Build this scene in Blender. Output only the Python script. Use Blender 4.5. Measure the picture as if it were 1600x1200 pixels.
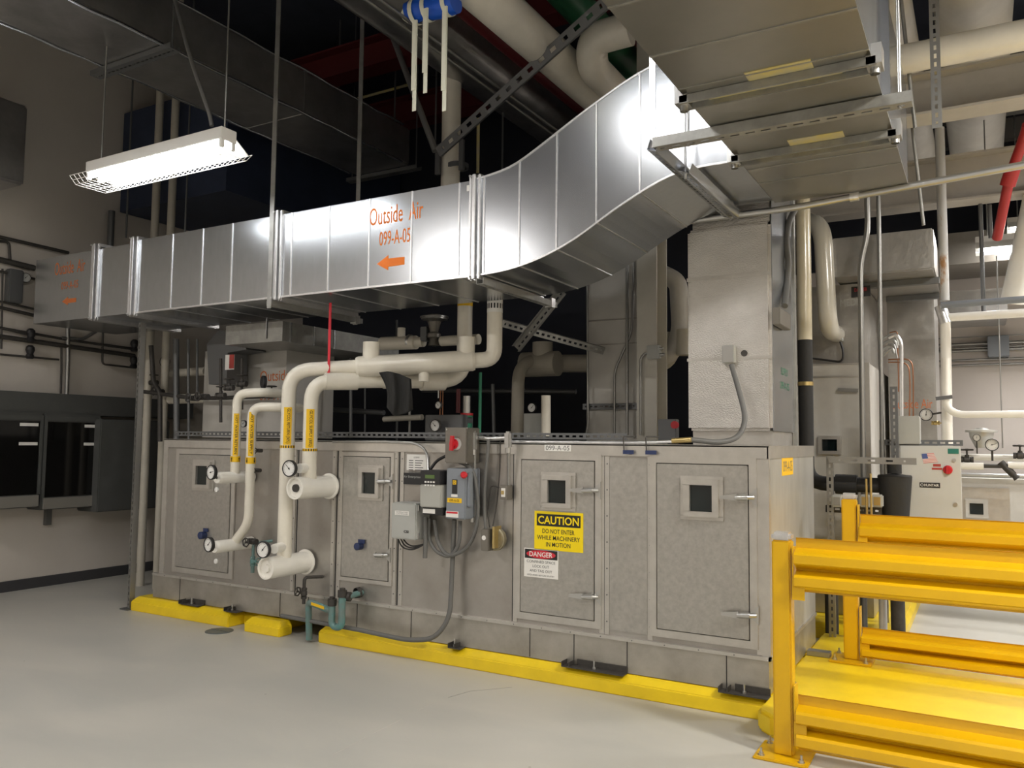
import bpy, bmesh, math, random
from mathutils import Vector, Matrix
random.seed(7)
scene = bpy.context.scene
for o in list(bpy.data.objects): bpy.data.objects.remove(o)
COL = scene.collection
# ---------------------------------------------------------------- camera
YAW, PITCH, ROLL, FPX = -0.523424, 0.069719, 0.010365, 1274.04
EYE = Vector((0, 0, 1.55))
cy, sy, cp, sp = math.cos(YAW), math.sin(YAW), math.cos(PITCH), math.sin(PITCH)
FW = Vector((sy*cp, cy*cp, sp)); R0 = Vector((cy, -sy, 0)); U0 = R0.cross(FW)
RT = R0*math.cos(ROLL) + U0*math.sin(ROLL); UP = U0*math.cos(ROLL) - R0*math.sin(ROLL)
cd = bpy.data.cameras.new('camera'); cam = bpy.data.objects.new('camera', cd); COL.objects.link(cam)
cam.matrix_world = Matrix((( RT.x, UP.x, -FW.x, EYE.x), (RT.y, UP.y, -FW.y, EYE.y), (RT.z, UP.z, -FW.z, EYE.z), (0, 0, 0, 1)))
cd.sensor_fit = 'HORIZONTAL'; cd.sensor_width = 36; cd.lens = FPX/1600*36; cd.clip_start = .05; cd.clip_end = 100
scene.camera = cam
# ---------------------------------------------------------------- world, exposure, room lamps
scene.view_settings.view_transform = 'Standard'; scene.view_settings.look = 'None'
scene.view_settings.gamma = 1; scene.view_settings.use_curve_mapping = False
scene.view_settings.exposure = 0.42
w = bpy.data.worlds.new('world'); scene.world = w; w.use_nodes = True
w.node_tree.nodes['Background'].inputs[0].default_value = (0.75, 0.8, 1, 1)
w.node_tree.nodes['Background'].inputs[1].default_value = 0.03

def area(loc, sx, sy_, power, col=(1, .93, .82), rot=(0, 0, 0)):
    l = bpy.data.lights.new('lamp_light', 'AREA'); l.shape = 'RECTANGLE'; l.size = sx; l.size_y = sy_
    l.energy = power; l.color = col
    o = bpy.data.objects.new('lamp_light', l); COL.objects.link(o); o.location = loc; o.rotation_euler = rot
    return o
# fluorescent fixtures: (x, y, z, watts, colour); their housings are built below
LAMPS = [(-2.3, 2.0, 4.43, 28, (1, .97, .93)), (-0.6, -1.0, 4.1, 140, (1, .94, .85)), (-6.4, -1.0, 4.1, 130, (1, .94, .88)),
         (1.9, 3.2, 4.1, 150, (1, .94, .84)), (2.2, 0.2, 4.1, 80, (1, .92, .8)),  # first of these is unseen, added to light the right side
         (2.9, 7.6, 4.1, 125, (1, .96, .92)), (0.9, 10.6, 3.9, 100, (1, .95, .9))]  # both unseen, added to light the background at the right

TUBE, LK = 18, 1.0

def at(px, py, x=None, y=None, z=None):
    """world point seen at a photo pixel, on one known plane of the room"""
    d = FW*FPX + RT*(px-800) - UP*(py-600)
    if x is not None: t = (x-EYE.x)/d.x
    elif y is not None: t = (y-EYE.y)/d.y
    else: t = (z-EYE.z)/d.z
    return EYE + d*t
def rad(wpx, p): return wpx/2*((p-EYE).dot(FW))/FPX
def rect(px0, py0, px1, py1, y):
    mx, my = (px0+px1)/2, (py0+py1)/2
    return at(px0, my, y=y).x, at(px1, my, y=y).x, at(mx, py1, y=y).z, at(mx, py0, y=y).z

# ---------------------------------------------------------------- materials
MATS = {}
def mat(name, col, rough=.5, metal=0, noise=0, nscale=6, bump=0, bscale=30, spec=.5, kind='noise', var=None, emit=0, rvar=0, stretch=(1, 1, 1), coat=0, ramp=(.32, .68)):
    m = bpy.data.materials.new(name); m.use_nodes = True; nt = m.node_tree; b = nt.nodes['Principled BSDF']
    b.inputs['Base Color'].default_value = (*col, 1); b.inputs['Roughness'].default_value = rough
    b.inputs['Metallic'].default_value = metal; b.inputs['Specular IOR Level'].default_value = spec
    if coat: b.inputs['Coat Weight'].default_value = coat; b.inputs['Coat Roughness'].default_value = .15
    if emit: b.inputs['Emission Color'].default_value = (*col, 1); b.inputs['Emission Strength'].default_value = emit
    if noise or bump or rvar:
        tc = nt.nodes.new('ShaderNodeTexCoord'); mp = nt.nodes.new('ShaderNodeMapping'); mp.inputs['Scale'].default_value = stretch
        nt.links.new(tc.outputs['Object'], mp.inputs['Vector'])
    if noise or rvar:
        n = nt.nodes.new('ShaderNodeTexNoise'); n.inputs['Scale'].default_value = nscale; n.inputs['Detail'].default_value = 6
        n.inputs['Roughness'].default_value = .65
        nt.links.new(mp.outputs[0], n.inputs['Vector'])
    if noise:
        cr = nt.nodes.new('ShaderNodeValToRGB'); c2 = var or tuple(c*(1-noise) for c in col)
        cr.color_ramp.elements[0].position = ramp[0]; cr.color_ramp.elements[1].position = ramp[1]
        cr.color_ramp.elements[0].color = (*c2, 1); cr.color_ramp.elements[1].color = (*col, 1)
        nt.links.new(n.outputs[0], cr.inputs[0]); nt.links.new(cr.outputs[0], b.inputs['Base Color'])
    if rvar:
        mr = nt.nodes.new('ShaderNodeMapRange'); mr.inputs[3].default_value = rough-rvar; mr.inputs[4].default_value = rough+rvar
        mr.inputs[1].default_value = .3; mr.inputs[2].default_value = .7
        nt.links.new(n.outputs[0], mr.inputs[0]); nt.links.new(mr.outputs[0], b.inputs['Roughness'])
    if bump:
        if kind == 'voronoi':
            t = nt.nodes.new('ShaderNodeTexVoronoi'); t.feature = 'F1'; t.inputs['Scale'].default_value = bscale
        else:
            t = nt.nodes.new('ShaderNodeTexNoise'); t.inputs['Scale'].default_value = bscale; t.inputs['Detail'].default_value = 4
        nt.links.new(mp.outputs[0], t.inputs['Vector'])
        bp = nt.nodes.new('ShaderNodeBump'); bp.inputs['Strength'].default_value = bump; bp.inputs['Distance'].default_value = .01
        nt.links.new(t.outputs[0], bp.inputs['Height']); nt.links.new(bp.outputs[0], b.inputs['Normal'])
    MATS[name] = m; return m
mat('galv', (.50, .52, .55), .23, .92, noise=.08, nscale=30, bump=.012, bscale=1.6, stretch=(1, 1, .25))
mat('unlit_depth', (.016, .019, .032), .7)  # near-black blue standing for the unlit depth of the room
mat('unlit_blue_duct', (.055, .075, .14), .5, .4, noise=.3, nscale=2)  # bluish darkness of the unlit space put into the colour
mat('beam_dark', (.10, .095, .09), .6)
mat('foil_flat', (.46, .445, .42), .36, .75, noise=.25, nscale=3, bump=.6, bscale=9)
mat('cream_gloss', (.58, .53, .40), .2, 0, coat=.6)
mat('gloss_grey', (.56, .54, .48), .2, 0, coat=.6)
mat('galv_bright', (.80, .80, .81), .32, .85, noise=.15, nscale=20)
mat('galv_dull', (.42, .42, .40), .5, .75, noise=.3, nscale=8)
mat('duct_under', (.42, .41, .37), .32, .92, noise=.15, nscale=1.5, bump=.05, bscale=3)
mat('tape', (.55, .46, .14), .6, 0, noise=.4, nscale=7, var=(.40, .38, .30))
mat('foil', (.60, .575, .54), .30, .9, noise=.12, nscale=6, bump=.6, bscale=85, stretch=(1, 1, 1.8))
mat('foil_dark', (.50, .50, .50), .30, .9, noise=.3, nscale=3, bump=1.0, bscale=3.5)
mat('casing', (.46, .445, .42), .38, .75, noise=.22, nscale=3.5, bump=.06, bscale=14, rvar=.06, var=(.38, .355, .325))
mat('casing_door', (.51, .495, .465), .36, .75, noise=.2, nscale=30, bump=.10, bscale=24, rvar=.08)
mat('trim_metal', (.62, .60, .565), .34, .75, noise=.15, nscale=9)
mat('skirt', (.50, .48, .44), .40, .75, noise=.3, nscale=4, var=(.36, .34, .30))
mat('casing_side', (.62, .62, .60), .42, .6, noise=.3, nscale=4, stretch=(1, 1, .25), var=(.46, .46, .44))
mat('casing_pale', (.60, .585, .55), .5, .15, noise=.12, nscale=4)
mat('gap', (.03, .03, .03), .8)
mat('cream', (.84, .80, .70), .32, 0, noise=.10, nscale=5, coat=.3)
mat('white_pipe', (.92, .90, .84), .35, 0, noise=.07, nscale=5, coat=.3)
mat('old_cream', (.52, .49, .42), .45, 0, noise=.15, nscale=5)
mat('yellow_curb', (.88, .63, .01), .42, 0, noise=.12, nscale=5, bump=.1, bscale=25, coat=.2)
mat('yellow_rail', (.69, .40, .0), .36, 0, noise=.08, nscale=4, coat=.2)
mat('black_foam', (.022, .022, .022), .75, bump=.2, bscale=40)
mat('black', (.02, .02, .022), .45)
mat('dark_iron', (.07, .065, .06), .55, .3, noise=.3, nscale=20)
mat('dark_strut', (.16, .165, .17), .5, .6)
mat('steel', (.55, .55, .54), .3, .9)
mat('conduit', (.34, .34, .33), .36, .8)
mat('grey_conduit', (.13, .13, .125), .5)
mat('brass', (.55, .42, .18), .35, .85)
mat('copper', (.33, .16, .09), .4, .8)
mat('teal', (.10, .26, .25), .5, 0, noise=.4, nscale=12, var=(.16, .20, .19))
mat('green', (.02, .20, .11), .4)
mat('dark_green', (.015, .09, .04), .4)
mat('red', (.55, .02, .03), .4)
mat('dark_red', (.10, .01, .012), .5)
mat('fire_red', (.42, .03, .03), .35)
mat('blue', (.01, .10, .62), .35)
mat('navy', (.02, .035, .11), .5)
mat('strap_white', (.78, .78, .66), .6)
mat('orange', (.95, .22, .01), .55)
mat('dim_orange', (.60, .17, .05), .6)
mat('text_black', (.015, .015, .015), .6)
mat('text_grey', (.12, .12, .12), .6)
mat('label_yellow', (.90, .55, .01), .45)
mat('sign_yellow', (.93, .70, .0), .45)
mat('label_white', (.84, .83, .80), .5)
mat('sign_red', (.62, .02, .04), .45)
mat('box_grey', (.44, .45, .43), .45, 0, noise=.06)
mat('switch_grey', (.24, .265, .30), .42, noise=.08)
mat('drive_grey', (.42, .42, .39), .4)
mat('steel_box', (.22, .205, .18), .4, .5, noise=.12)
mat('bronze', (.36, .32, .22), .4, .6, noise=.15)
mat('panel_grey', (.085, .088, .085), .5, 0, noise=.12)
mat('panel_lip', (.22, .21, .19), .5)
mat('cabinet_white', (.62, .63, .62), .4, noise=.03)
mat('glass_dark', (.008, .014, .015), .06, 0, spec=.6)
mat('glass_panel', (.006, .006, .006), .08, 0, spec=.6)
mat('display', (.10, .17, .05), .3)
mat('dial', (.85, .85, .83), .3)
mat('rust', (.58, .58, .57), .5, 0, noise=.5, nscale=5, var=(.38, .20, .08), stretch=(2, 2, .8), ramp=(.36, .46))
mat('column_paint', (.62, .60, .54), .45, noise=.08)
mat('beam_paint', (.52, .49, .44), .5, noise=.1)
mat('wall_paint', (.60, .56, .51), .7, 0, noise=.07, nscale=1.5)
mat('wall_back_paint', (.66, .61, .57), .7, 0, noise=.06, nscale=1.2)
mat('ceiling_deck', (.045, .052, .08), .7, noise=.4, nscale=2)  # bluish gloom of the void overhead put into the colour
mat('baseboard', (.05, .05, .055), .5)
mat('tube', (.96, .98, 1), .4, emit=TUBE)
mat('fixture', (.68, .67, .64), .35)
mat('flag_blue', (.08, .12, .35), .5)
mat('flag_pink', (.70, .22, .22), .5)
mat('drain', (.14, .16, .17), .5, .4)
mat('teal_label', (.02, .19, .15), .5)
mat('tag_red', (.45, .06, .05), .5)
mat('insul_white', (.60, .58, .54), .5, noise=.2, nscale=3)
# floor: grey epoxy with soft mottling, fine joint scratches, specks
def floor_mat():
    m = bpy.data.materials.new('floor_epoxy'); m.use_nodes = True; nt = m.node_tree; b = nt.nodes['Principled BSDF']; N = nt.nodes.new
    tc = N('ShaderNodeTexCoord')
    n1 = N('ShaderNodeTexNoise'); n1.inputs['Scale'].default_value = .9; n1.inputs['Detail'].default_value = 5; n1.inputs['Distortion'].default_value = .6
    mp = N('ShaderNodeMapping'); mp.inputs['Scale'].default_value = (1, 1.9, 1); mp.inputs['Rotation'].default_value = (0, 0, .5)
    nt.links.new(tc.outputs['Object'], mp.inputs[0]); nt.links.new(mp.outputs[0], n1.inputs['Vector'])
    r1 = N('ShaderNodeValToRGB'); r1.color_ramp.elements[0].position = .3; r1.color_ramp.elements[1].position = .7
    r1.color_ramp.elements[0].color = (.43, .43, .40, 1); r1.color_ramp.elements[1].color = (.52, .505, .46, 1)
    nt.links.new(n1.outputs[0], r1.inputs[0])
    n2 = N('ShaderNodeTexVoronoi'); n2.inputs['Scale'].default_value = 3.2; n2.inputs['Randomness'].default_value = 1
    r2 = N('ShaderNodeValToRGB'); r2.color_ramp.elements[0].position = .018; r2.color_ramp.elements[1].position = .03
    r2.color_ramp.elements[0].color = (.35, .33, .30, 1); r2.color_ramp.elements[1].color = (1, 1, 1, 1)
    nt.links.new(tc.outputs['Object'], n2.inputs['Vector']); nt.links.new(n2.outputs['Distance'], r2.inputs[0])
    mx = N('ShaderNodeMix'); mx.data_type = 'RGBA'; mx.blend_type = 'MULTIPLY'; mx.inputs[0].default_value = .5
    nt.links.new(r1.outputs[0], mx.inputs[6]); nt.links.new(r2.outputs[0], mx.inputs[7]); nt.links.new(mx.outputs[2], b.inputs['Base Color'])
    mr = N('ShaderNodeMapRange'); mr.inputs[3].default_value = .30; mr.inputs[4].default_value = .48
    nt.links.new(n1.outputs[0], mr.inputs[0]); nt.links.new(mr.outputs[0], b.inputs['Roughness'])
    MATS['floor'] = m
floor_mat()

# ---------------------------------------------------------------- mesh helpers
class MB:
    def __init__(s): s.v = []; s.f = []; s.sm = []; s.cuts = []
    def add(s, vs, fs, smooth=False):
        k = len(s.v); s.cuts.append((k, len(s.f))); s.v += [Vector(v) for v in vs]
        for f in fs: s.f.append([i+k for i in f]); s.sm.append(smooth)
        return s
    def box(s, x0, x1, y0, y1, z0, z1):
        if x0 > x1: x0, x1 = x1, x0
        if y0 > y1: y0, y1 = y1, y0
        if z0 > z1: z0, z1 = z1, z0
        return s.add([(x0, y0, z0), (x1, y0, z0), (x1, y1, z0), (x0, y1, z0), (x0, y0, z1), (x1, y0, z1), (x1, y1, z1), (x0, y1, z1)],
                     [(0, 3, 2, 1), (4, 5, 6, 7), (0, 1, 5, 4), (1, 2, 6, 5), (2, 3, 7, 6), (3, 0, 4, 7)])
    def obox(s, c, ax, ay, az):
        c, ax, ay, az = map(Vector, (c, ax, ay, az))
        vs = [c+ax*i+ay*j+az*k for k in (-.5, .5) for j in (-.5, .5) for i in (-.5, .5)]
        return s.add(vs, [(0, 2, 3, 1), (4, 5, 7, 6), (0, 1, 5, 4), (1, 3, 7, 5), (3, 2, 6, 7), (2, 0, 4, 6)])
    def bar(s, a, b, w, h, up=(0, 0, 1)):
        a, b = Vector(a), Vector(b); d = b-a; n = d.normalized(); up = Vector(up)
        sd = n.cross(up)
        if sd.length < 1e-3: sd = n.cross(Vector((0, 1, 0)))
        sd.normalize(); u = sd.cross(n)
        return s.obox((a+b)/2, d, sd*w, u*h)
    def tube(s, pts, r, n=14, bend=0, cap=True, r2=None):
        pts = [Vector(p) for p in pts]; P = [pts[0]]
        for i in range(1, len(pts)-1):
            p = pts[i]; a = (pts[i-1]-p); b = (pts[i+1]-p); q = min(bend, a.length*.49, b.length*.49)
            if q < 1e-4 or a.angle(b) > 3.1: P.append(p); continue
            a = p+a.normalized()*q; b = p+b.normalized()*q; k = 7
            for j in range(k+1):
                t = j/k; P.append(a*(1-t)**2+p*2*t*(1-t)+b*t*t)
        P.append(pts[-1])
        t0 = (P[1]-P[0]).normalized(); u = t0.orthogonal().normalized(); rings = []; vs = []
        for i, p in enumerate(P):
            t = ((P[min(i+1, len(P)-1)]-P[max(i-1, 0)])).normalized()
            u = (u-t*u.dot(t)).normalized(); w_ = t.cross(u)
            rr = r if r2 is None else r+(r2-r)*i/(len(P)-1)
            for k in range(n):
                an = 2*math.pi*k/n; vs.append(p+(u*math.cos(an)+w_*math.sin(an))*rr)
        fs = [(i*n+k, i*n+(k+1) % n, (i+1)*n+(k+1) % n, (i+1)*n+k) for i in range(len(P)-1) for k in range(n)]
        s.add(vs, fs, True)
        if cap:
            L = len(P)-1
            s.add(vs[:n], [tuple(reversed(range(n)))]); s.add(vs[L*n:], [tuple(range(n))])
        return s
    def lathe(s, c, axis, prof, n=24):
        """prof: list of (distance along axis, radius)"""
        c = Vector(c); ax = Vector(axis).normalized(); u = ax.orthogonal().normalized(); w_ = ax.cross(u); vs = []
        for d, r in prof:
            for k in range(n):
                an = 2*math.pi*k/n; vs.append(c+ax*d+(u*math.cos(an)+w_*math.sin(an))*max(r, 1e-4))
        for i in range(len(prof)-1):
            d0, r0 = prof[i]; d1, r1 = prof[i+1]
            s.add(vs[i*n:(i+2)*n], [(k, (k+1) % n, n+(k+1) % n, n+k) for k in range(n)], abs(d1-d0) > 1e-5)
        return s
    def prism(s, poly, axis, a0, a1):
        """poly = 2-D outline in the two other axes, extruded along axis 'x','y' or 'z'"""
        n = len(poly)
        def P(u, v, a): return {'x': (a, u, v), 'y': (u, a, v), 'z': (u, v, a)}[axis]
        vs = [P(u, v, a0) for u, v in poly]+[P(u, v, a1) for u, v in poly]
        return s.add(vs, [tuple(range(n)), tuple(reversed(range(n, 2*n)))]+[(i, (i+1) % n, n+(i+1) % n, n+i) for i in range(n)])
    def strut(s, a, b, w=.041, d=.03, up=(0, 0, 1), pitch=.05, slot=.028, sw=.014, t=.003, flanges=True):
        """slotted channel from a to b; the slotted web faces along 'up'"""
        a, b = Vector(a), Vector(b); L = (b-a).length; n = (b-a).normalized(); up = Vector(up); up = (up-n*up.dot(n)).normalized(); sd = n.cross(up)
        for q in (-1, 1):
            e = (w-sw)/2; off = sd*q*(sw/2+e/2)
            s.obox((a+b)/2+off, n*L, sd*e, up*t)
            if flanges: s.obox((a+b)/2+sd*q*w/2-up*d/2, n*L, sd*t, up*d)
        k = max(1, int(L/pitch)); 
        for i in range(k+1):
            c = a+n*min(L-(pitch-slot)/2, max((pitch-slot)/2, i*L/k)); s.obox(c, n*(pitch-slot), sd*sw, up*t)
        return s
WPOS = {}
def finish_split(name, mb, m, parent, per=1, bevel=0):
    """every separate piece of mb becomes a part of its own (per = shapes per piece)"""
    out = []; k = 0
    while k < len(mb.cuts):
        a = mb.cuts[k]; j = min(k+per, len(mb.cuts)); b = mb.cuts[j] if j < len(mb.cuts) else (len(mb.v), len(mb.f))
        q = MB(); q.v = mb.v[a[0]:b[0]]; q.f = [[i-a[0] for i in f] for f in mb.f[a[1]:b[1]]]; q.sm = mb.sm[a[1]:b[1]]
        out.append(finish(name, q, m, parent, bevel)); k = j
    return out
def finish(name, mb, m, parent=None, bevel=0, loc=None):
    base = WPOS.get(parent.name, Vector()) if parent else Vector(loc or mb_base(mb))
    me = bpy.data.meshes.new(name)
    me.from_pydata([tuple(v-base) for v in mb.v], [], mb.f)
    for p, sflag in zip(me.polygons, mb.sm): p.use_smooth = sflag
    bm = bmesh.new(); bm.from_mesh(me); bmesh.ops.recalc_face_normals(bm, faces=bm.faces)
    if bevel:
        bmesh.ops.remove_doubles(bm, verts=bm.verts, dist=1e-5)
        ed = [e for e in bm.edges if len(e.link_faces) == 2 and e.calc_face_angle(0) > .6]
        bmesh.ops.bevel(bm, geom=ed, offset=bevel, segments=2, affect='EDGES', clamp_overlap=True)
    bm.to_mesh(me); bm.free()
    me.materials.append(MATS[m])
    o = bpy.data.objects.new(name, me); COL.objects.link(o)
    if parent: o.parent = parent; o.location = (0, 0, 0)
    else: o.location = base
    WPOS[o.name] = base
    return o
def mb_base(mb):
    xs = [v.x for v in mb.v]; ys = [v.y for v in mb.v]; zs = [v.z for v in mb.v]
    return ((min(xs)+max(xs))/2, (min(ys)+max(ys))/2, min(zs))
def thing(name, label, cat, loc, group=None):
    o = bpy.data.objects.new(name, None); COL.objects.link(o); o.location = loc; o.empty_display_size = .05
    WPOS[o.name] = Vector(loc); o['label'] = label; o['category'] = cat
    if group: o['group'] = group
    return o
def tag(o, label, cat, group=None, kind=None):
    o['label'] = label; o['category'] = cat
    if group: o['group'] = group
    if kind: o['kind'] = kind
    return o
def struct(name, mb, m, parent=None):
    o = finish(name, mb, m, parent)
    if not parent: o['kind'] = 'structure'
    return o
def text_mesh(body, w, h, bold=0):
    c = bpy.data.curves.new('t', 'FONT'); c.body = body; c.align_x = 'CENTER'; c.size = 1; c.space_line = .95; c.offset = bold; c.resolution_u = 3
    o = bpy.data.objects.new('t', c); COL.objects.link(o); bpy.context.view_layer.update()
    me = bpy.data.meshes.new_from_object(o)
    V = [v.co.copy() for v in me.vertices]; F = [tuple(p.vertices) for p in me.polygons]
    bpy.data.objects.remove(o); bpy.data.curves.remove(c); bpy.data.meshes.remove(me)
    x0, x1 = min(v.x for v in V), max(v.x for v in V); y0, y1 = min(v.y for v in V), max(v.y for v in V)
    return [((v.x-(x0+x1)/2)*w/(x1-x0), (v.y-(y0+y1)/2)*h/(y1-y0)) for v in V], F
def text(body, c, w, h, m, parent, face='-y', name='lettering', bold=.0, ux=None, uy=None):
    """flat painted / printed lettering, fitted in w x h around c"""
    V, F = text_mesh(body, w, h, bold); c = Vector(c)
    ux, uy = {'-y': (Vector((1, 0, 0)), Vector((0, 0, 1))), '+x': (Vector((0, 1, 0)), Vector((0, 0, 1)))}.get(face, (ux, uy))
    mb = MB(); mb.add([c+ux*u+uy*v for u, v in V], F)
    return finish(name, mb, m, parent)
def text_on_pipe(body, c, r, length, width, m, parent, toward, name='lettering'):
    """lettering wrapped round a vertical pipe, read bottom to top turned 90 degrees clockwise"""
    V, F = text_mesh(body, length, width, .012); mb = MB(); c = Vector(c)
    a0 = math.atan2(toward[1], toward[0])
    mb.add([(c.x+r*math.cos(a0+v/r), c.y+r*math.sin(a0+v/r), c.z-u) for u, v in V], F)
    return finish(name, mb, m, parent)
def sleeve(c0, c1, r, a0, a1, n=12):
    """part-cylinder skin around a vertical axis from angle a0 to a1"""
    mb = MB(); vs = []
    for i in range(n+1):
        a = a0+(a1-a0)*i/n
        for z in (c0.z, c1.z): vs.append((c0.x+r*math.cos(a), c0.y+r*math.sin(a), z))
    mb.add(vs, [(2*i, 2*i+2, 2*i+3, 2*i+1) for i in range(n)], True); return mb

# ================================================================= THE ROOM
XL, YB, YF, XR, ZC = -8.46, 12.2, -4.5, 5.0, 6.4
struct('floor', MB().box(XL-.2, XR+.2, YF-.2, YB+.2, -.1, 0), 'floor')
struct('wall_left', MB().box(XL-.2, XL, YF, YB, 0, ZC), 'wall_paint')
struct('wall_back', MB().box(XL-.2, XR+.2, YB, YB+.2, 0, ZC), 'wall_back_paint')
struct('wall_right', MB().box(XR, XR+.2, YF, YB, 0, ZC), 'wall_paint')
struct('wall_front', MB().box(XL-.2, XR+.2, YF-.2, YF, 0, ZC), 'wall_paint')
struct('ceiling', MB().box(XL-.2, XR+.2, YF-.2, YB+.2, ZC, ZC+.2), 'ceiling_deck')
struct('baseboard_left', MB().box(XL, XL+.02, YF, YB, 0, .105), 'baseboard')
struct('baseboard_back', MB().box(XL, XR, YB-.02, YB, 0, .1), 'baseboard')
# ================================================================= AIR HANDLING UNIT
UY, UL, UR, UB, ZT = 4.85, -6.42, -1.085, 6.3, 1.535
ahu = thing('air_handling_unit', 'long weathered metal air handling unit on the yellow curb, with four doors', 'air handling unit', ((UL+UR)/2, 5.5, .12))
finish('casing', MB().box(UL, UR, UY, UB, .33, ZT-.01), 'casing', ahu)
finish('side_panel', MB().box(UR, UR+.004, UY+.03, UB, .33, 1.462), 'casing_side', ahu)
sk = MB().box(UL-.06, UR+.0, UY-.02, UB+.01, .125, .325); s1 = finish('base_skirt', sk, 'skirt', ahu)
tr = MB()
tr.box(UL, UR+.008, UY-.012, UY, 1.462, ZT); tr.box(UL, UR+.012, UY-.012, UB, ZT-.008, ZT+.002)
tr.box(UR, UR+.010, UY-.012, UB, 1.462, ZT); tr.box(UL-.07, UR+.012, UY-.03, UY, .318, .338); tr.box(UR, UR+.012, UY-.03, UB, .318, .338)
tr.box(UL-.005, UL+.055, UY-.008, UY, .335, 1.462); tr.box(UR-.04, UR+.008, UY-.008, UY+.03, .338, 1.462)
finish('frame_trim', tr, 'trim_metal', ahu)
# panel seams and rivets
sm_ = MB()
for px in (463, 525, 622, 802, 944, 1013): 
    x = at(px, 850, y=UY).x; sm_.box(x-.004, x+.004, UY-.0035, UY, .34, 1.46)
finish_split('panel_seam', sm_, 'gap', ahu)
pt = MB()
for a, b in ((470, 520), (944, 952), (1012, 1024)):
    pass
for px in (458, 520, 530, 617, 627, 806, 941, 949, 1016, 1186):
    x = at(px, 850, y=UY).x; pt.box(x-.016, x+.016, UY-.006, UY, .34, 1.46)
finish_split('panel_strip', pt, 'trim_metal', ahu)
rv = MB()
for px in (458, 520, 530, 617, 627, 810, 937, 949, 1016, 1181):
    x = at(px, 850, y=UY).x
    for k in range(7): rv.lathe((x, UY-.006, .42+k*.165), (0, -1, 0), [(0, .005), (.003, .004), (.003, 0)], 6)
for k in range(26): rv.lathe((UL+.1+k*.21, UY-.03, .328), (0, -1, 0), [(0, .004), (.003, .003), (.003, 0)], 6)
finish('rivet', rv, 'dark_strut', ahu)['kind'] = 'stuff'
ss = MB()
for px in (278, 436, 480, 557, 642, 828, 897, 980, 1135):
    x = at(px, 1000, y=UY-.02).x; ss.box(x-.0025, x+.0025, UY-.0225, UY-.02, .13, .318)
y_ = UY+.55; ss.box(UR, UR+.002, y_, y_+.004, .13, .318)
finish_split('skirt_seam', ss, 'gap', s1)
# doors
def door(px0, py0, px1, py1a, py1b, win, latches, fw=.045, hl=.17):
    xm = (px0+px1)/2
    x0, x1 = at(px0, 850, y=UY).x, at(px1, 850, y=UY).x; z1 = at(xm, py0, y=UY).z; z0 = at(xm, (py1a+py1b)/2, y=UY).z
    fr = MB(); f = fw; y0, y1 = UY-.016, UY
    for poly in ([(x0, z1), (x1, z1), (x1-f, z1-f), (x0+f, z1-f)], [(x0, z0), (x1, z0), (x1-f, z0+f), (x0+f, z0+f)],
                 [(x0, z0), (x0+f, z0+f), (x0+f, z1-f), (x0, z1)], [(x1, z0), (x1-f, z0+f), (x1-f, z1-f), (x1, z1)]):
        fr.prism([(u, v) for u, v in poly], 'y', y0, y1)
    finish('door_frame', fr, 'trim_metal', ahu, .002)
    finish('door_gap', MB().box(x0+f-.002, x1-f+.002, UY-.004, UY, z0+f-.002, z1-f+.002), 'gap', ahu)
    d = finish('door', MB().box(x0+f+.005, x1-f-.005, UY-.02, UY-.002, z0+f+.005, z1-f-.005), 'casing_door', ahu, .003)
    wx0, wx1, wz0, wz1 = rect(*win, UY-.03); px_, pz_ = (wx1-wx0)*.24, (wz1-wz0)*.2
    wf = MB(); Y = UY-.02
    for a, c, dd in ((0, .45, .012), (.38, 1, .034)):
        ax, az = px_*a, pz_*a; bx, bz = px_*c, pz_*c
        for bb in ((wx0+ax, wx1-ax, wz1-bz, wz1-az), (wx0+ax, wx1-ax, wz0+az, wz0+bz), (wx0+ax, wx0+bx, wz0+bz, wz1-bz), (wx1-bx, wx1-ax, wz0+bz, wz1-bz)):
            wf.box(bb[0], bb[1], Y-dd, Y, bb[2], bb[3])
    finish('window_frame', wf, 'trim_metal', d, .002)
    finish('window_pane', MB().box(wx0+px_, wx1-px_, Y-.012, Y-.002, wz0+pz_, wz1-pz_), 'glass_dark', d)
    for lx, ly in latches:
        p = at(lx, ly, y=UY-.02); l = MB()
        l.prism([(p.x+.035, p.z-.055), (p.x+.035, p.z+.055), (p.x-.01, p.z+.012), (p.x-.01, p.z-.012)], 'y', UY-.026, UY-.014)
        l.tube([(p.x+.02, UY-.03, p.z), (p.x-.02, UY-.055, p.z)], .013, 10)
        l.tube([(p.x-.01, UY-.05, p.z), (p.x-.08, UY-.06, p.z-.004)], .018, 10, r2=.014)
        l.prism([(p.x-.07, p.z-.02), (p.x-hl, p.z-.012), (p.x-hl, p.z+.004), (p.x-.07, p.z+.018)], 'y', UY-.066, UY-.05)
        finish('door_latch', l, 'steel', d)
    return d
d1 = door(272, 702, 366, 893, 905, (301, 718, 334, 767), [])
d2 = door(531, 707, 615, 906, 916, (559, 727, 598, 782), [(608, 752), (604, 867)], .03, .09)
d3 = door(806, 708, 941, 966, 982, (845, 738, 899, 798), [(931, 766), (931, 932)])
d4 = door(1016, 713, 1184, 993, 1014, (1063, 744, 1130, 813), [(1173, 777), (1176, 961)])
# narrow blank panel between the two right doors
x0, x1 = at(953, 850, y=UY).x, at(1012, 850, y=UY).x
finish('blank_panel', MB().box(x0, x1, UY-.008, UY, .37, 1.45), 'casing_door', ahu, .002)
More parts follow.
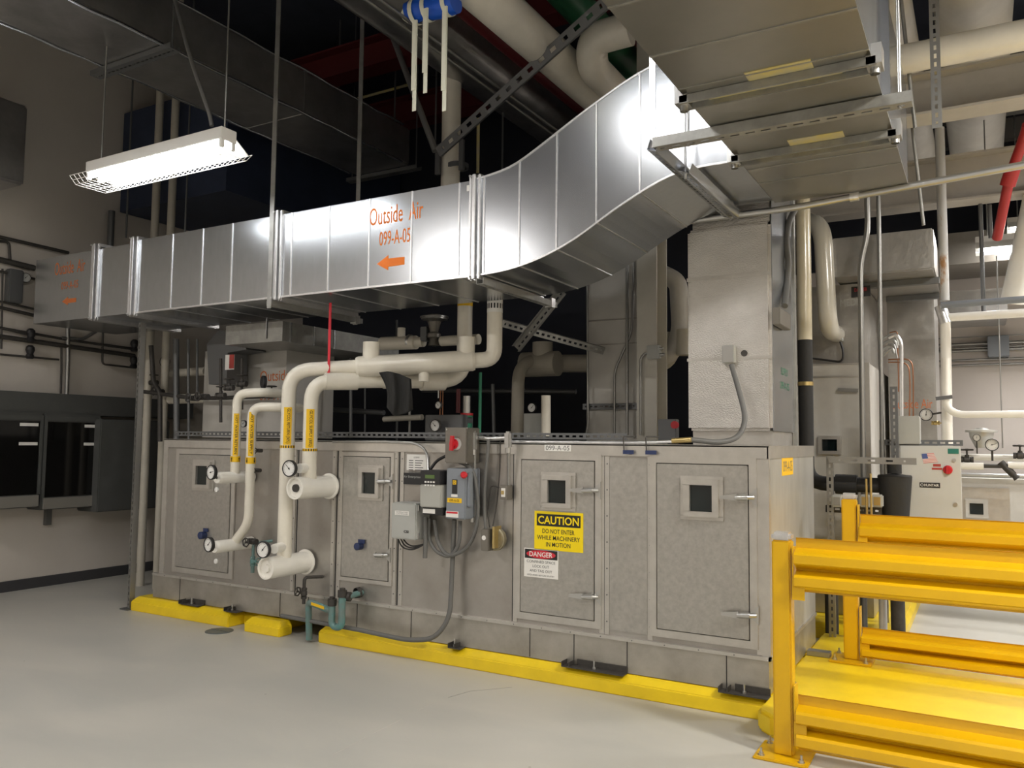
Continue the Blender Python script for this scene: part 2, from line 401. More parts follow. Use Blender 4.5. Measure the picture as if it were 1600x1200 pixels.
# test ports
for (px, py) in ((564, 853),):
    p = at(px, py, y=UY-.02); q = finish('port_cap', MB().lathe(p, (0, -1, 0), [(0, .028), (.05, .028), (.055, .022), (.055, 0)]), 'navy', ahu)
    finish('hang_tag', MB().box(p.x-.02, p.x+.045, p.y-.012, p.y-.008, p.z+.02, p.z+.05), 'navy', q)
p = at(320, 836, y=UY-.02); q = finish('port_cap', MB().lathe(p, (0, -1, 0), [(0, .032), (.05, .032), (.055, .026), (.055, 0)]), 'navy', ahu)
finish('hang_tag', MB().box(p.x-.01, p.x+.05, p.y-.012, p.y-.008, p.z+.03, p.z+.06), 'navy', q)
for px, py in ((339, 765), (338, 877)):
    p = at(px, py, y=UY-.02); finish('port_plug', MB().lathe(p, (0, -1, 0), [(0, .022), (.008, .022), (.012, .016), (.012, 0)]), 'dial', ahu)
# small sensor taps with blue tags by the right door
for px in (974, 1009):
    a = at(px, 686, y=UY-.03); b = at(px+1, 709, y=UY-.03)
    q = finish('sensor_tube', MB().tube([(a.x+.05, UY+.06, ZT+.05), (a.x, UY-.03, ZT+.05), (b.x, UY-.03, b.z+.01), (b.x+.03, UY-.025, b.z), (b.x+.045, UY-.01, b.z)], .004, 8, .012), 'dark_iron', ahu)
    finish('hang_tag', MB().box(a.x-.002, a.x+.07, UY-.034, UY-.031, 1.475, 1.50), 'navy', q)
# unit number plate, yellow side label
x0, x1, z0, z1 = rect(851, 695, 892, 705, UY-.014)
q = finish('number_plate', MB().box(x0, x1, UY-.016, UY-.012, z0, z1), 'label_white', ahu)
text('099-A-05', ((x0+x1)/2, UY-.0168, (z0+z1)/2), (x1-x0)*.9, (z1-z0)*.72, 'text_grey', q)
a = at(1222, 715, x=UR+.006); b = at(1239, 741, x=UR+.006)
q = finish('number_plate', MB().box(UR+.004, UR+.007, a.y, b.y, b.z, a.z), 'label_yellow', ahu)
text('099-A-05', (UR+.0076, (a.y+b.y)/2, (a.z+b.z)/2), (b.y-a.y)*.85, (a.z-b.z)*.6, 'text_grey', q, '+x')

# ---------------------------------------------------------------- door signs
x0, x1, z0, z1 = rect(835, 800, 911, 861, UY-.024); Y = UY-.021
sg = tag(finish('caution_sign', MB().box(x0, x1, Y-.003, Y, z0, z1), 'sign_yellow'), 'yellow and black CAUTION do not enter sign on the unit door', 'sign')
W, H = x1-x0, z1-z0; xc = (x0+x1)/2
hd = finish('sign_header', MB().box(x0+W*.05, x1-W*.05, Y-.0042, Y-.003, z1-H*.38, z1-H*.07), 'text_black', sg)
text('CAUTION', (xc, Y-.005, z1-H*.225), W*.84, H*.21, 'sign_yellow', hd, bold=.02)
for k, t_ in enumerate(('DO NOT ENTER', 'WHILE MACHINERY', 'IN MOTION')):
    text(t_, (xc, Y-.0042, z1-H*(.51+.17*k)), W*(.66, .88, .5)[k], H*.115, 'text_black', sg, bold=.004)
x0, x1, z0, z1 = rect(819, 857, 872, 903, UY-.024); Y = UY-.021
W, H = x1-x0, z1-z0; xc = (x0+x1)/2
z1 -= .004
sg = tag(finish('danger_sign', MB().box(x0, x1, Y-.003, Y, z0, z1), 'label_white'), 'white DANGER confined space sign below the yellow caution sign', 'sign')
hd = finish('sign_header', MB().box(x0+W*.02, x1-W*.02, Y-.0040, Y-.003, z1-H*.34, z1-H*.03), 'text_black', sg)
el = MB(); el.add([(xc, Y-.0046, z1-H*.185)]+[(xc+W*.43*math.cos(a*.2618), Y-.0046, z1-H*.185+H*.14*math.sin(a*.2618)) for a in range(24)], [(0, 1+i, 1+(i+1) % 24) for i in range(24)])
finish('sign_oval', el, 'sign_red', hd)
text('DANGER', (xc, Y-.0052, z1-H*.185), W*.68, H*.17, 'label_white', hd, bold=.012)
for k, t_ in enumerate(('CONFINED SPACE', 'LOCK OUT', 'AND TAG OUT', 'REQUIRED BEFORE ENTRY')):
    text(t_, (xc, Y-.0042, z1-H*(.44+.155*k)), W*(.84, .48, .66, .80)[k], H*(.09 if k < 3 else .06), 'text_grey', sg)

# ================================================================= CURBS AND PAD
def curb(name, x0, x1, yf, yb, h, label, m='yellow_curb', cut=.03, ends=(1, 1)):
    mb = MB(); e0 = cut*ends[0]; e1 = cut*ends[1]
    lo = [(x0, yf), (x1, yf), (x1, yb), (x0, yb)]; hi = [(x0+e0, yf+cut*1.6), (x1-e1, yf+cut*1.6), (x1-e1, yb), (x0+e0, yb)]
    zz = h-cut*1.3
    vs = [(x, y, 0) for x, y in lo]+[(x, y, zz) for x, y in lo]+[(x, y, h) for x, y in hi]
    mb.add(vs, [(3, 2, 1, 0), (0, 1, 5, 4), (1, 2, 6, 5), (2, 3, 7, 6), (3, 0, 4, 7), (4, 5, 9, 8), (5, 6, 10, 9), (6, 7, 11, 10), (7, 4, 8, 11), (8, 9, 10, 11)])
    return tag(finish(name, mb, m, bevel=.006), label, 'curb')
curb('equipment_curb', -4.44, -1.10, 4.77, 6.32, .12, 'long yellow painted curb under the right half of the air handling unit', ends=(1, 0))
curb('equipment_curb', -6.66, -5.40, 4.74, 6.32, .12, 'yellow curb under the left end of the air handling unit')
curb('wheel_stop_curb', -5.19, -4.80, 4.72, 4.86, .11, 'short yellow curb block in front of the dark gap under the unit')
curb('equipment_curb', -5.40, -4.95, 4.90, 6.3, .115, 'recessed yellow curb behind the round floor drain', ends=(0, 0))
pad = MB(); h = .12; c = .03
pad.prism([(-1.098, 4.60), (-1.0, 4.50), (3.2, 4.50), (3.2, 6.05), (-.86, 6.05), (-.86, 6.62), (-.92, 6.68), (-1.098, 6.68)], 'z', 0, h)
tag(finish('equipment_pad', pad, 'yellow_curb', bevel=.02), 'wide yellow painted concrete pad between the two guard rails', 'pad')
tag(finish('floor_drain', MB().lathe((-5.36, 4.62, .0), (0, 0, 1), [(0, .11), (.004, .11), (.006, .095), (.006, 0)]).bar((-5.45, 4.62, .008), (-5.27, 4.62, .008), .01, .003), 'drain'), 'round grey floor drain beside the end of the left yellow curb', 'drain')
# isolator feet under the skirt
for i, (px, py, L_) in enumerate(((712, 1012, .10), (930, 1045, .42), (1165, 1082, .28), (285, 947, .25), (350, 958, .15))):
    p = at(px, py, z=.125); y_ = UY-.075; x_ = p.x; f = MB()
    f.box(x_-L_/2, x_+L_/2, y_-.02, UY-.022, .1215, .128); f.box(x_-L_/2, x_-L_/2+.006, y_-.02, UY-.022, .128, .155)
    f.box(x_-L_/2+.05, x_-L_/2+.056, y_-.02, UY-.022, .128, .155)
    if L_ > .2: f.box(x_-L_/2+.08, x_+L_/2, UY-.03, UY-.022, .128, .165)
    g = MB().lathe((x_+(.0 if L_ > .2 else -.02), y_+.02, .128), (0, 0, 1), [(0, .012), (.012, .012), (.012, .006), (.05, .006), (.05, 0)], 10)
    t_ = thing('mounting_bracket', ('small dark steel bracket on the yellow curb left of the long one', 'long dark steel angle bracket on the curb below the signs', 'dark steel bracket on the curb below the right door',
          'thin dark bracket at the far left end of the unit', 'thin dark bracket on the left yellow curb near its end')[i], 'bracket', (x_, y_, .1215))
    finish('angle', f, 'dark_iron', t_); finish('bolt', g, 'steel', t_)
for i, (px, py) in enumerate(((1264, 1022), (1241, 1076))):
    p = at(px, py, z=.12)
    tag(finish('mounting_bracket', MB().box(UR+.012, UR+(.16, .10)[i], p.y-.05, p.y+.03, .1215, .155), 'conduit', bevel=.003), ('grey steel angle on the pad beside the unit, by the rear rail post', 'small grey steel angle on the pad behind the front rail post')[i], 'bracket')

# ================================================================= GUARD RAILS
def rail(name, x0, x1, y, zt, h, parent, dirn=-1):
    d = .075
    q = [(.12, 0), (0, .02), (0, .19), (.78, .26), (.95, .30), (.95, .45), (.82, .48), (.1, .57), (.06, .61), (.78, .67), (.95, .71), (.95, .86), (.82, .89), (.08, .97), (.08, 1)]
    out = [(y+dirn*a*d, zt-b*h) for a, b in q]; inn = [(u-dirn*.004, v) for u, v in reversed(out)]
    mb = MB(); k = len(q)
    for i in range(k-1):
        poly = [out[i], out[i+1], (out[i+1][0]-dirn*.005, out[i+1][1]), (out[i][0]-dirn*.005, out[i][1])]
        mb.prism(poly, 'x', x0, x1)
    return finish(name, mb, 'yellow_rail', parent)
def post(x, y, z0, z1, label, tgap):
    t_ = thing('guard_rail_post', label, 'post', (x, y, z0), 'posts of the yellow guard rails')
    wv = .046
    finish('upright', MB().box(x-wv, x+wv, y-wv, y+wv, z0+.012, z1-.025), 'yellow_rail', t_, .008)
    finish('post_cap', MB().lathe((x, y, z1-.025), (0, 0, 1), [(0, .0), (0, wv*1.36), (.018, wv*1.34), (.032, wv*1.0), (.036, 0)], 4).v and MB().box(x-wv-.002, x+wv+.002, y-wv-.002, y+wv+.002, z1-.03, z1+.014), 'galv_bright', t_, .013)
    bp_ = finish('base_plate', MB().box(x-.13, x+.13, y-.13, y+.13, z0, z0+.014), 'yellow_rail', t_, .004)
    for sx in (-1, 1):
        for sy2 in (-1, 1):
            finish('anchor_bolt', MB().lathe((x+sx*.095, y+sy2*.095, z0+.014), (0, 0, 1), [(0, .017), (.003, .017), (.003, .012), (.014, .012), (.014, .006), (.035, .006), (.035, 0)], 8), 'steel', bp_)
    return t_
PX, PY_ = -.895, 4.315
p1 = post(PX, PY_, 0, 1.09, 'nearest yellow guard rail post with a silver cap, at the corner of the pad', 0)
p2 = post(-.79, 5.93, .12, 1.21-.0, 'rear yellow guard rail post with a silver cap, on the pad near the black pump', 0)
for (pp, x, y, rails) in ((p1, PX, PY_, (( .78, 1.035), (.075, .36))), (p2, -.79, 5.93, ((.90, 1.15), (.16, .48)))):
    for z0, z1 in rails:
        mb = MB().box(x+.055, x+.062, y-.055, y+.02, z0, z1).box(x+.055, x+.115, y-.062, y-.055, z0, z0+(z1-z0)*.42)
        finish('rail_bracket', mb, 'yellow_rail', pp)
def rails(x0, y, spans, lab, ):
    for (zt, h), L_ in zip(spans, lab):
        tag(rail('guard_rail', x0, 2.6, y, zt, h, None), L_, 'guard rail', 'yellow guard rails')
YR = PY_-.01
zt1 = at(1240, 840, y=YR-.02).z; zb1 = at(1250, 925, y=YR-.02).z
zt2 = at(1243, 1085, y=YR-.02).z; zb2 = .045
rails(PX+.068, YR, [(zt1, zt1-zb1), (zt2, zt2-zb2)], ['front upper yellow ribbed guard rail, bolted to the nearest post', 'front lower yellow ribbed guard rail, just above the floor'])
YR2 = 5.92
zt3 = at(1345, 803, y=YR2).z; zb3 = at(1345, 880, y=YR2).z; zt4 = at(1345, 979, y=YR2).z; zb4 = .15
rails(-.79+.068, YR2, [(zt3, .30), (zt4, zt4-zb4)], ['rear upper yellow ribbed guard rail in front of the white control cabinet', 'rear lower yellow ribbed guard rail along the back of the pad'])
for y, z in ((YR, 0), (YR2, .0)):
    post(2.66, y+.0, z if y < 5 else .12, 1.09+(.12 if y > 5 else 0), 'yellow guard rail post at the far right end of the '+('front' if y < 5 else 'rear')+' rails', 0)

# ================================================================= OUTSIDE AIR DUCT (long silver duct with S bend)
DY0, DY1 = 4.5, 5.38
def dz(px, py): p = at(px, py, y=DY0); return p.x, p.z
xa, zb = dz(745, 432); xb, zt = dz(740, 281); xl = at(55, 450, y=DY0).x
zbl = dz(225, 486)[1]; zb = (zb+zbl)/2; zt = (zt+dz(232, 373)[1])/2
dx = lambda px, py: at(px, py, y=DY0).x
duct = thing('outside_air_duct', 'long bright silver duct with orange Outside Air lettering and an S bend', 'duct', ((xl+xa)/2, 4.9, zb))
top = [(755, 282), (800, 262), (850, 224), (900, 184), (950, 147), (1000, 112), (1016, 105)]
bot = [(756, 432), (800, 420), (850, 401), (900, 373), (950, 334), (1000, 300), (1040, 276), (1075, 264)]
T = [dz(*p) for p in top]; B = [dz(*p) for p in bot]
zB = (dz(1075, 264)[1]+dz(1140, 262)[1])/2 if False else dz(1075, 263)[1]
BX0, BX1 = at(1146, 241, z=zB).x, at(1416, 279, z=zB).x
T = [(xb, zt)]+T[1:]+[(BX0-.002, T[-1][1]+.12)]; B = [(xa, zb)]+B[1:-1]+[(B[-1][0], zB), (BX0-.002, zB)]
x1d = dx(155, 440); x2d = dx(207, 430); xs_ = dx(436, 400)
finish('straight_section', MB().box(x2d, (xa+xb)/2, DY0, DY1, zb, zt), 'galv', duct)
zl1, zl0 = dz(72, 402)[1], dz(72, 498)[1]
xw = xl
finish('end_section', MB().box(xw, x2d, DY0+.0, DY1, zb, zt-.02), 'galv', duct)
# S bend: side faces, curved top and bottom sheets
def interp(L_, x):
    for (x0, z0), (x1, z1) in zip(L_, L_[1:]):
        if x <= x1: return z0+(z1-z0)*(x-x0)/(x1-x0)
    return L_[-1][1]
xs = [min(T[0][0], B[0][0])+i*(BX0-.002-min(T[0][0], B[0][0]))/26 for i in range(27)]
zz1 = [interp(T, max(x, T[0][0])) for x in xs]; zz0 = [interp(B, max(x, B[0][0])) for x in xs]
for _ in range(2):
    zz1 = [zz1[0]]+[(zz1[i-1]+2*zz1[i]+zz1[i+1])/4 for i in range(1, 26)]+[zz1[-1]]; zz0 = [zz0[0]]+[(zz0[i-1]+2*zz0[i]+zz0[i+1])/4 for i in range(1, 26)]+[zz0[-1]]
sb = MB(); vs = []
for x, a, b in zip(xs, zz0, zz1): vs += [(x, DY0, a), (x, DY0, b), (x, DY1, b), (x, DY1, a)]
fs = []; 
for i in range(26):
    k = 4*i; fs += [(k, k+4, k+5, k+1), (k+1, k+5, k+6, k+2), (k+2, k+6, k+7, k+3), (k+3, k+7, k+4, k)]
fs += [(0, 1, 2, 3), (107, 106, 105, 104)]
sb.add(vs, fs); ob = finish('bend_section', sb, 'galv', duct)
# standing seams
def zat(x, lo):
    if x <= xs[0]: return zb if lo else zt
    i = min(int((x-xs[0])/(xs[1]-xs[0])), 25); f = (x-xs[i])/(xs[1]-xs[0]); L_ = zz0 if lo else zz1
    return L_[i]*(1-f)+L_[i+1]*f
for px in (270, 317, 363, 456, 514, 577, 643, 717, 756, 812, 870, 932, 1000, ):
    x = dx(px, 380 if px < 800 else 300); mb = MB().box(x-.005, x+.005, DY0-.006, DY0, zat(x, 1), zat(x, 0)).box(x-.005, x+.005, DY0, DY1, zat(x, 1)-.004, zat(x, 1)+.004)
    finish('standing_seam', mb, 'galv_bright', duct)
ed = MB()
ed.box(x2d, xs[0], DY0-.004, DY0+.01, zb-.006, zb+.008); finish('bottom_edge', ed, 'galv_bright', duct)
for L_ in (zz0, zz1):
    e2 = MB()
    for i in range(26): e2.bar((xs[i], DY0, L_[i]), (xs[i+1], DY0, L_[i+1]), .01, .012)
    finish('bend_edge', e2, 'galv_bright', duct)
# flanged joints
for px, wd in ((150, .09), (210, .09), (436, .07), (743, .07)):
    x = dx(px, 430 if px < 400 else 380); mb = MB()
    for k, q in ((-wd/2, .02), (0, .03), (wd/2, .02)):
        mb.box(x+k-q/2.2, x+k+q/2.2, DY0-(.035 if k == 0 else .022), DY0, zb-.025, zt+.03)
        mb.box(x+k-q/2.2, x+k+q/2.2, DY0, DY1+.02, zb-.03, zb); mb.box(x+k-q/2.2, x+k+q/2.2, DY0, DY1+.02, zt, zt+.03)
    finish('flange', mb, 'galv_bright', duct, .004)
    for z in (zb-.01, zt+.015): finish('corner_bolt', MB().tube([(x-.02, DY0-.035, z), (x-.02, DY0-.05, z)], .008, 8), 'steel', duct)
# orange stencils
def duct_text(body, px0, py0, px1, py1, m='orange'):
    x0, x1, z0, z1 = rect(px0, py0, px1, py1, DY0)
    text(body, ((x0+x1)/2, DY0-.0012, (z0+z1)/2), x1-x0, z1-z0, m, duct, bold=.0)
duct_text('Outside  Air', 578, 319, 661, 347); duct_text('099-A-05', 593, 359, 641, 381)
duct_text('Outside  Air', 86, 407, 133, 427, 'dim_orange'); duct_text('099-A-05', 96, 439, 122, 451, 'dim_orange')
def arrow(px0, px1, pyc, hpx, m):
    a, b = at(px0, pyc, y=DY0), at(px1, pyc, y=DY0); h = rad(hpx, a)
    zc = (a.z+b.z)/2+.0; hx = a.x+(b.x-a.x)*.42
    P_ = [(a.x, zc), (hx, zc+h), (hx, zc+h*.55), (b.x, zc+h*.5), (b.x, zc-h*.5), (hx, zc-h*.55), (hx, zc-h)]
    finish('painted_arrow', MB().add([(u, DY0-.0012, v) for u, v in P_], [(0, 1, 6), (2, 3, 4, 5), (1, 2, 5, 6)]), m, duct)
arrow(589, 632, 410, 24, 'orange'); arrow(97, 119, 470, 13, 'dim_orange')
x, z = dz(732, 294); finish('red_sticker', MB().box(x-.012, x+.012, DY0-.003, DY0, z-.02, z+.02), 'label_white', duct)
# struts carrying the duct, with their hanger straps
def trapeze(px, py, label, strap=None, ln=1.02, y0=None, zoff=0, wide=.05, two=False):
    x, z = dz(px, py); z = zb-.03 if z < zb+.1 else z-.03
    t_ = thing('duct_support', label, 'duct hanger', (x, DY0, z), 'hanger channels under the silver duct')
    a, b = (x, DY0-.05 if y0 is None else y0, z), (x, DY0+ln, z)
    finish('channel', MB().strut(Vector(a)-Vector((0, 0, .04)), Vector(b)-Vector((0, 0, .04)), wide, .04, (0, 0, -1)), 'galv_dull', t_)
    finish('bracket_nut', MB().box(x-.03, x+.03, DY1+.04, DY1+.1, z-.05, z+.02), 'steel', t_)
    for yy in ((DY0-.035, DY1+.07) if strap is None else strap):
        finish('hanger_rod', MB().box(x-.022, x+.022, yy-.004, yy+.004, z-.06, ZC), 'galv_dull', t_)
    return t_
trapeze(428, 466, 'slotted channel under the silver duct hung by the strap beside the lamp', strap=(DY0-.045, DY1+.07))
trapeze(756, 436, 'slotted channel under the silver duct at the start of its bend', strap=())
for i, (px, py) in enumerate(((1022, 228), (1072, 262))):
    p = at(px, py, y=DY0-.12); z = zB-.045
    x = at(px, py+5, z=z).x
    t_ = thing('duct_support', ('slotted channel crossing under the duct bend, nearer the bend', 'double channel crossing under the duct bend, beside the wide duct')[i], 'duct hanger', (x, DY0, z), 'hanger channels under the silver duct')
    y0 = at(px, py, z=z).y
    y0 = min(y0, DY0-.05)
    finish('channel', MB().strut((x, y0, z-.02), (x, DY1+.06, z-.02), .05+.02*i, .055, (-.35, 0, -1), pitch=.055), 'galv', t_)
    finish('hanger_rod', MB().box(x-.016, x+.016, y0+.02, y0+.03, z, ZC) if i == 0 else MB().tube([(x, y0+.04, z-.05), (x, y0+.04, ZC)], .007, 8), 'galv_bright', t_)

# ================================================================= WIDE SUPPLY DUCT (overhead right)
wide = thing('supply_duct', 'wide galvanised duct overhead running away from the viewer', 'duct', ((BX0+BX1)/2, 3.5, zB))
YW0, YW1 = -1.5, DY1+.05
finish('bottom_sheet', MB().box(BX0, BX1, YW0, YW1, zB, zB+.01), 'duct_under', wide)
finish('side_sheet', MB().box(BX0, BX0+.01, YW0, YW1, zB+.01, zB+.62).box(BX0, BX1, YW1-.01, YW1, zB+.01, zB+.62).box(BX0, BX1, YW0, YW0+.01, zB+.01, zB+.62).box(BX1-.01, BX1, YW0, YW1, zB+.01, zB+.62), 'galv', wide)
finish('top_sheet', MB().box(BX0, BX1, YW0, YW1, zB+.62, zB+.63), 'galv', wide)
for (px0, py0, px1, py1, wt) in ((945, 14, 1010, -5, .006), (1010, 88, 1355, 10, .006), (1045, 145, 1350, 75, .006), (1240, 262, 1395, 222, .006), (1238, 284, 1400, 250, .006)):
    a = at(px0, py0, z=zB); b = at(px1, py1, z=zB); y_ = (a.y+b.y)/2
    finish('cross_seam', MB().box(BX0, BX1, y_-wt, y_+wt, zB-.004, zB+.002), 'galv_dull', wide)
for px, py in ((1200, 128), (1240, 232)):
    y_ = at(px, py, z=zB).y; mb = MB()
    mb.box(BX0-.02, BX1+.02, y_-.05, y_-.035, zB-.04, zB).box(BX0-.02, BX1+.02, y_+.035, y_+.05, zB-.04, zB).box(BX0, BX1, y_-.035, y_+.035, zB-.012, zB)
    f = finish('flange', mb, 'galv_dull', wide, .003)
    finish('sealing_tape', MB().box(BX0+.1, BX1-.12, y_-.034, y_+.034, zB-.0135, zB-.012).box(BX0+.06, BX0+.5, y_+.052, y_+.12, zB-.003, zB).box(BX0+.30, BX1-.22, y_-.14, y_-.052, zB-.003, zB), 'tape', f)
    for x in (BX0-.01, BX1+.01):
        gb = MB(); gb.lathe((x, y_, zB-.06), (0, 0, 1), [(0, .02), (.06, .02), (.06, 0)], 8); gb.box(x-.03, x+.03, y_-.05, y_+.05, zB-.035, zB+.05)
        finish('corner_clamp', gb, 'steel', f)
y_ = at(1230, 195, z=zB-.05).y; xL_ = at(1058, 215, z=zB-.05, ).x
ch = thing('duct_support', 'long slotted channel carrying the wide overhead duct, its bare end sticking out left', 'duct hanger', (BX0, y_, zB-.08))
finish('channel', MB().strut((BX0-.30, y_, zB-.055), (BX1+.12, y_, zB-.055), .07, .05, (0, 0, -1), pitch=.075, slot=.045), 'galv_dull', ch)
finish('hanger_rod', MB().tube([(BX1+.07, y_-.0, zB-.07), (BX1+.07, y_, ZC)], .008, 8), 'steel', ch)
finish('hanger_rod', MB().tube([(BX0-.12, y_, zB-.07), (BX0-.12, y_, ZC)], .008, 8), 'steel', ch)
finish('upright_channel', MB().strut((BX1+.03, y_+.03, zB-.03), (BX1+.03, y_+.03, ZC), .05, .04, (1, 0, 0)), 'galv', ch)
# ================================================================= GAUGES, VALVES (builders)
def gauge(label, c, r, stem, axis=(0, -1, 0), group='round dial gauges', hand=.7, name='pressure_gauge', rim='black', facem='dial'):
    """round dial gauge facing 'axis', with a stem reaching back to 'stem'"""
    c = Vector(c); ax = Vector(axis).normalized(); up = Vector((0, 0, 1)); up = (up-ax*up.dot(ax)).normalized(); sd = ax.cross(up)*-1
    t_ = thing(name, label, 'gauge', c, group)
    finish('case', MB().lathe(c, ax, [(-.025, 0), (-.025, r*.8), (-.018, r), (.004, r*1.02), (.008, r*.98), (.008, r*.88), (.002, r*.88)], 28), rim, t_)
    dl = MB().lathe(c, ax, [(.0, r*.9), (.003, r*.89), (.003, 0)], 28); d_ = finish('dial', dl, facem, t_)
    tk = MB()
    for i in range(28):
        a = math.radians(-135+i*10); v = up*math.cos(a)+sd*math.sin(a); l = .14 if i % 3 == 0 else .07
        tk.obox(c+ax*.0042+v*r*(.78-l/2), v*r*l, v.cross(ax)*r*.025, ax*.001)
    finish('scale_mark', tk, 'text_black', d_)['kind'] = 'stuff'
    v = up*math.cos(hand)+sd*math.sin(hand)
    finish('needle', MB().obox(c+ax*.006+v*r*.2, v*r*.85, v.cross(ax)*r*.06, ax*.001).lathe(c+ax*.004, ax, [(0, r*.1), (.003, r*.1), (.003, 0)], 10), 'text_black', d_)
    if stem is not None: finish('stem', MB().tube([c-ax*.02, Vector(stem)], r*.16, 8), 'dark_iron', t_)
    return t_
def handwheel(c, axis, r, m='dark_iron'):
    mb = MB(); c = Vector(c); ax = Vector(axis).normalized(); u = ax.orthogonal().normalized(); v = ax.cross(u)
    ring = [c+(u*math.cos(k*math.pi/6)+v*math.sin(k*math.pi/6))*r*(1 if k % 2 == 0 else .88) for k in range(13)]
    mb.tube(ring, r*.16, 7, cap=False)
    for k in (0, 4, 8): mb.bar(c, ring[k], r*.16, r*.16)
    return mb.lathe(c, ax, [(-r*.2, r*.25), (r*.2, r*.25), (r*.2, 0)], 8)
def valve(label, c, axis, r, wheel=(0, 0, 1), m='dark_iron', group='small valves on the piping', wr=None):
    c = Vector(c); a = Vector(axis).normalized(); w_ = Vector(wheel).normalized(); wr = wr or r*2
    t_ = thing('valve', label, 'valve', c, group)
    finish('body', MB().lathe(c-a*r*2.4, a, [(0, 0), (0, r*1.3), (r, r*1.3), (r, r), (r*1.6, r*1.4), (r*3.2, r*1.4), (r*3.8, r), (r*3.8, r*1.3), (r*4.8, r*1.3), (r*4.8, 0)], 12), m, t_)
    finish('stem', MB().lathe(c, w_, [(0, r*.9), (r*2, r*.8), (r*2, r*.35), (r*4.2, r*.35), (r*4.2, 0)], 10), m, t_)
    finish('handwheel', handwheel(c+w_*r*4, w_, wr), m, t_)
    return t_
# ================================================================= RISERS AND HEADERS IN FRONT OF THE UNIT
def drum(p, c0, y0, r, front='cap', m='white_pipe'):
    mb = MB().lathe((c0[0], UY-.021, c0[1]), (0, -1, 0), [(0, 0), (0, r*1.18), (.012, r*1.2), (.018, r*1.0), (UY-.02-y0, r), (UY-.02-y0, r*.86), (UY-.02-y0-.02, r*.84), (UY-.02-y0-.02, 0)], 28)
    o = finish('end_drum', mb, m, p)
    finish('drum_plug', MB().lathe((c0[0], y0+.02, c0[1]), (0, -1, 0), [(0, 0), (0, r*.36), (.018, r*.34), (.018, 0)], 14), m if front == 'cap' else 'dark_iron', o)
    return o
def pipe_label(p, cx, cy_, r, z0, z1, body, bandz, arrows=None, a=None):
    ang = math.atan2(-cy_, -cx) + (0 if a is None else a)
    r1 = r+.0015
    lab = finish('pipe_label', sleeve(Vector((cx, cy_, z0)), Vector((cx, cy_, z1)), r1, ang-.62, ang+.5), 'label_yellow', p)
    text_on_pipe(body, (cx, cy_, (z0+z1)/2), r1+.001, (z1-z0)*.92, r*.55, 'text_black', lab, (math.cos(ang), math.sin(ang)))
    b0, b1 = bandz
    bd = finish('label_band', sleeve(Vector((cx, cy_, b0)), Vector((cx, cy_, b1)), r1, 0, 2*math.pi, 28), 'label_yellow', p)
    if arrows is None:
        n = 18; tk = MB(); h = (b1-b0)
        for i in range(n):
            s_ = sleeve(Vector((cx, cy_, b0)), Vector((cx, cy_, b1)), r1+.001, i*2*math.pi/n, (i+.42)*2*math.pi/n, 2); tk.add(s_.v, s_.f)
        finish('band_mark', tk, 'text_black', bd)['kind'] = 'stuff'
    else:
        tk = MB(); h = b1-b0; zc = (b0+b1)/2; rr = r1+.004
        for k in range(4):
            a0 = ang-.75+k*1.5; s_ = arrows
            q = [(-.3, 0), (.3, 0), (0, .42)]; q2 = [(-.12, 0), (.12, 0), (.12, -.42), (-.12, -.42)]
            for qq in (q, q2): tk.add([(cx+rr*math.cos(a0+u*.6), cy_+rr*math.sin(a0+u*.6), zc+s_*v*h) for u, v in qq], [tuple(range(len(qq)))])
        finish('band_arrow', tk, 'text_black', bd)
# pipe A: glycol return
GX, GY, GZ = -4.644, 4.595, 2.075
ra = rad(22, Vector((GX, GY, 1.5)))
ex, ey, ez = -3.32, 5.47, 2.19           # elbow below the duct
pA = thing('glycol_pipe', 'large cream glycol return pipe, left riser of the big pair, with yellow label', 'pipe', (GX, GY, .5), 'insulated cream pipes in front of the unit')
rA = ra*1.02
finish('riser', MB().tube([(GX, GY, .60), (GX, GY, GZ), (GX+.55*.834, GY+.55*.55, GZ+.043)], rA, 24, .17), 'cream', pA)
hx0 = Vector((GX, GY, GZ)); hx1 = Vector((ex, ey, ez)); dr = (hx1-hx0)
hA = lambda f: hx0+dr*f
finish('header', MB().tube([hA(.30), hA(.62)], rA, 24), 'cream', pA)
def fat(f0, f1, r): return MB().lathe(hA(f0), dr, [(0, 0), (0, r*.9), (.02, r), (dr.length*(f1-f0)-.02, r), (dr.length*(f1-f0), r*.9), (dr.length*(f1-f0), 0)], 26)
# large insulated header
H0, H1 = at(558, 570, y=4.92), at(742, 566, y=5.4)
f0 = (H0-hx0).dot(dr)/dr.length_squared; f1 = (H1-hx0).dot(dr)/dr.length_squared
rh = rad(33, H0)
finish('header_jacket', fat(f0, f1, rh), 'cream', pA)
for ff, hh, wpx in ((f0+.07, 0.17, 26), (f1-.04, .17, 25)):
    p = hA(ff); finish('branch_stub', MB().tube([p, p+Vector((0, 0, rh+hh*.62))], rad(wpx, p)/1.0, 20), 'cream', pA)
p = hA((f0+f1)/2+.04); finish('drain_stub', MB().tube([p, p-Vector((0, 0, rh+.06))], .042, 16), 'cream', pA)
zt_ = zb+.0
finish('elbow', MB().tube([hA(f1-.02), Vector((ex, ey, ez)), Vector((ex, ey, 2.62))], rA*1.12, 24, .2), 'cream', pA)
finish('bare_section', MB().tube([(ex, ey, 2.42), (ex, ey, 3.3), (ex, 8.4, 3.3)], rA*1.02, 20, .15), 'steel', pA)
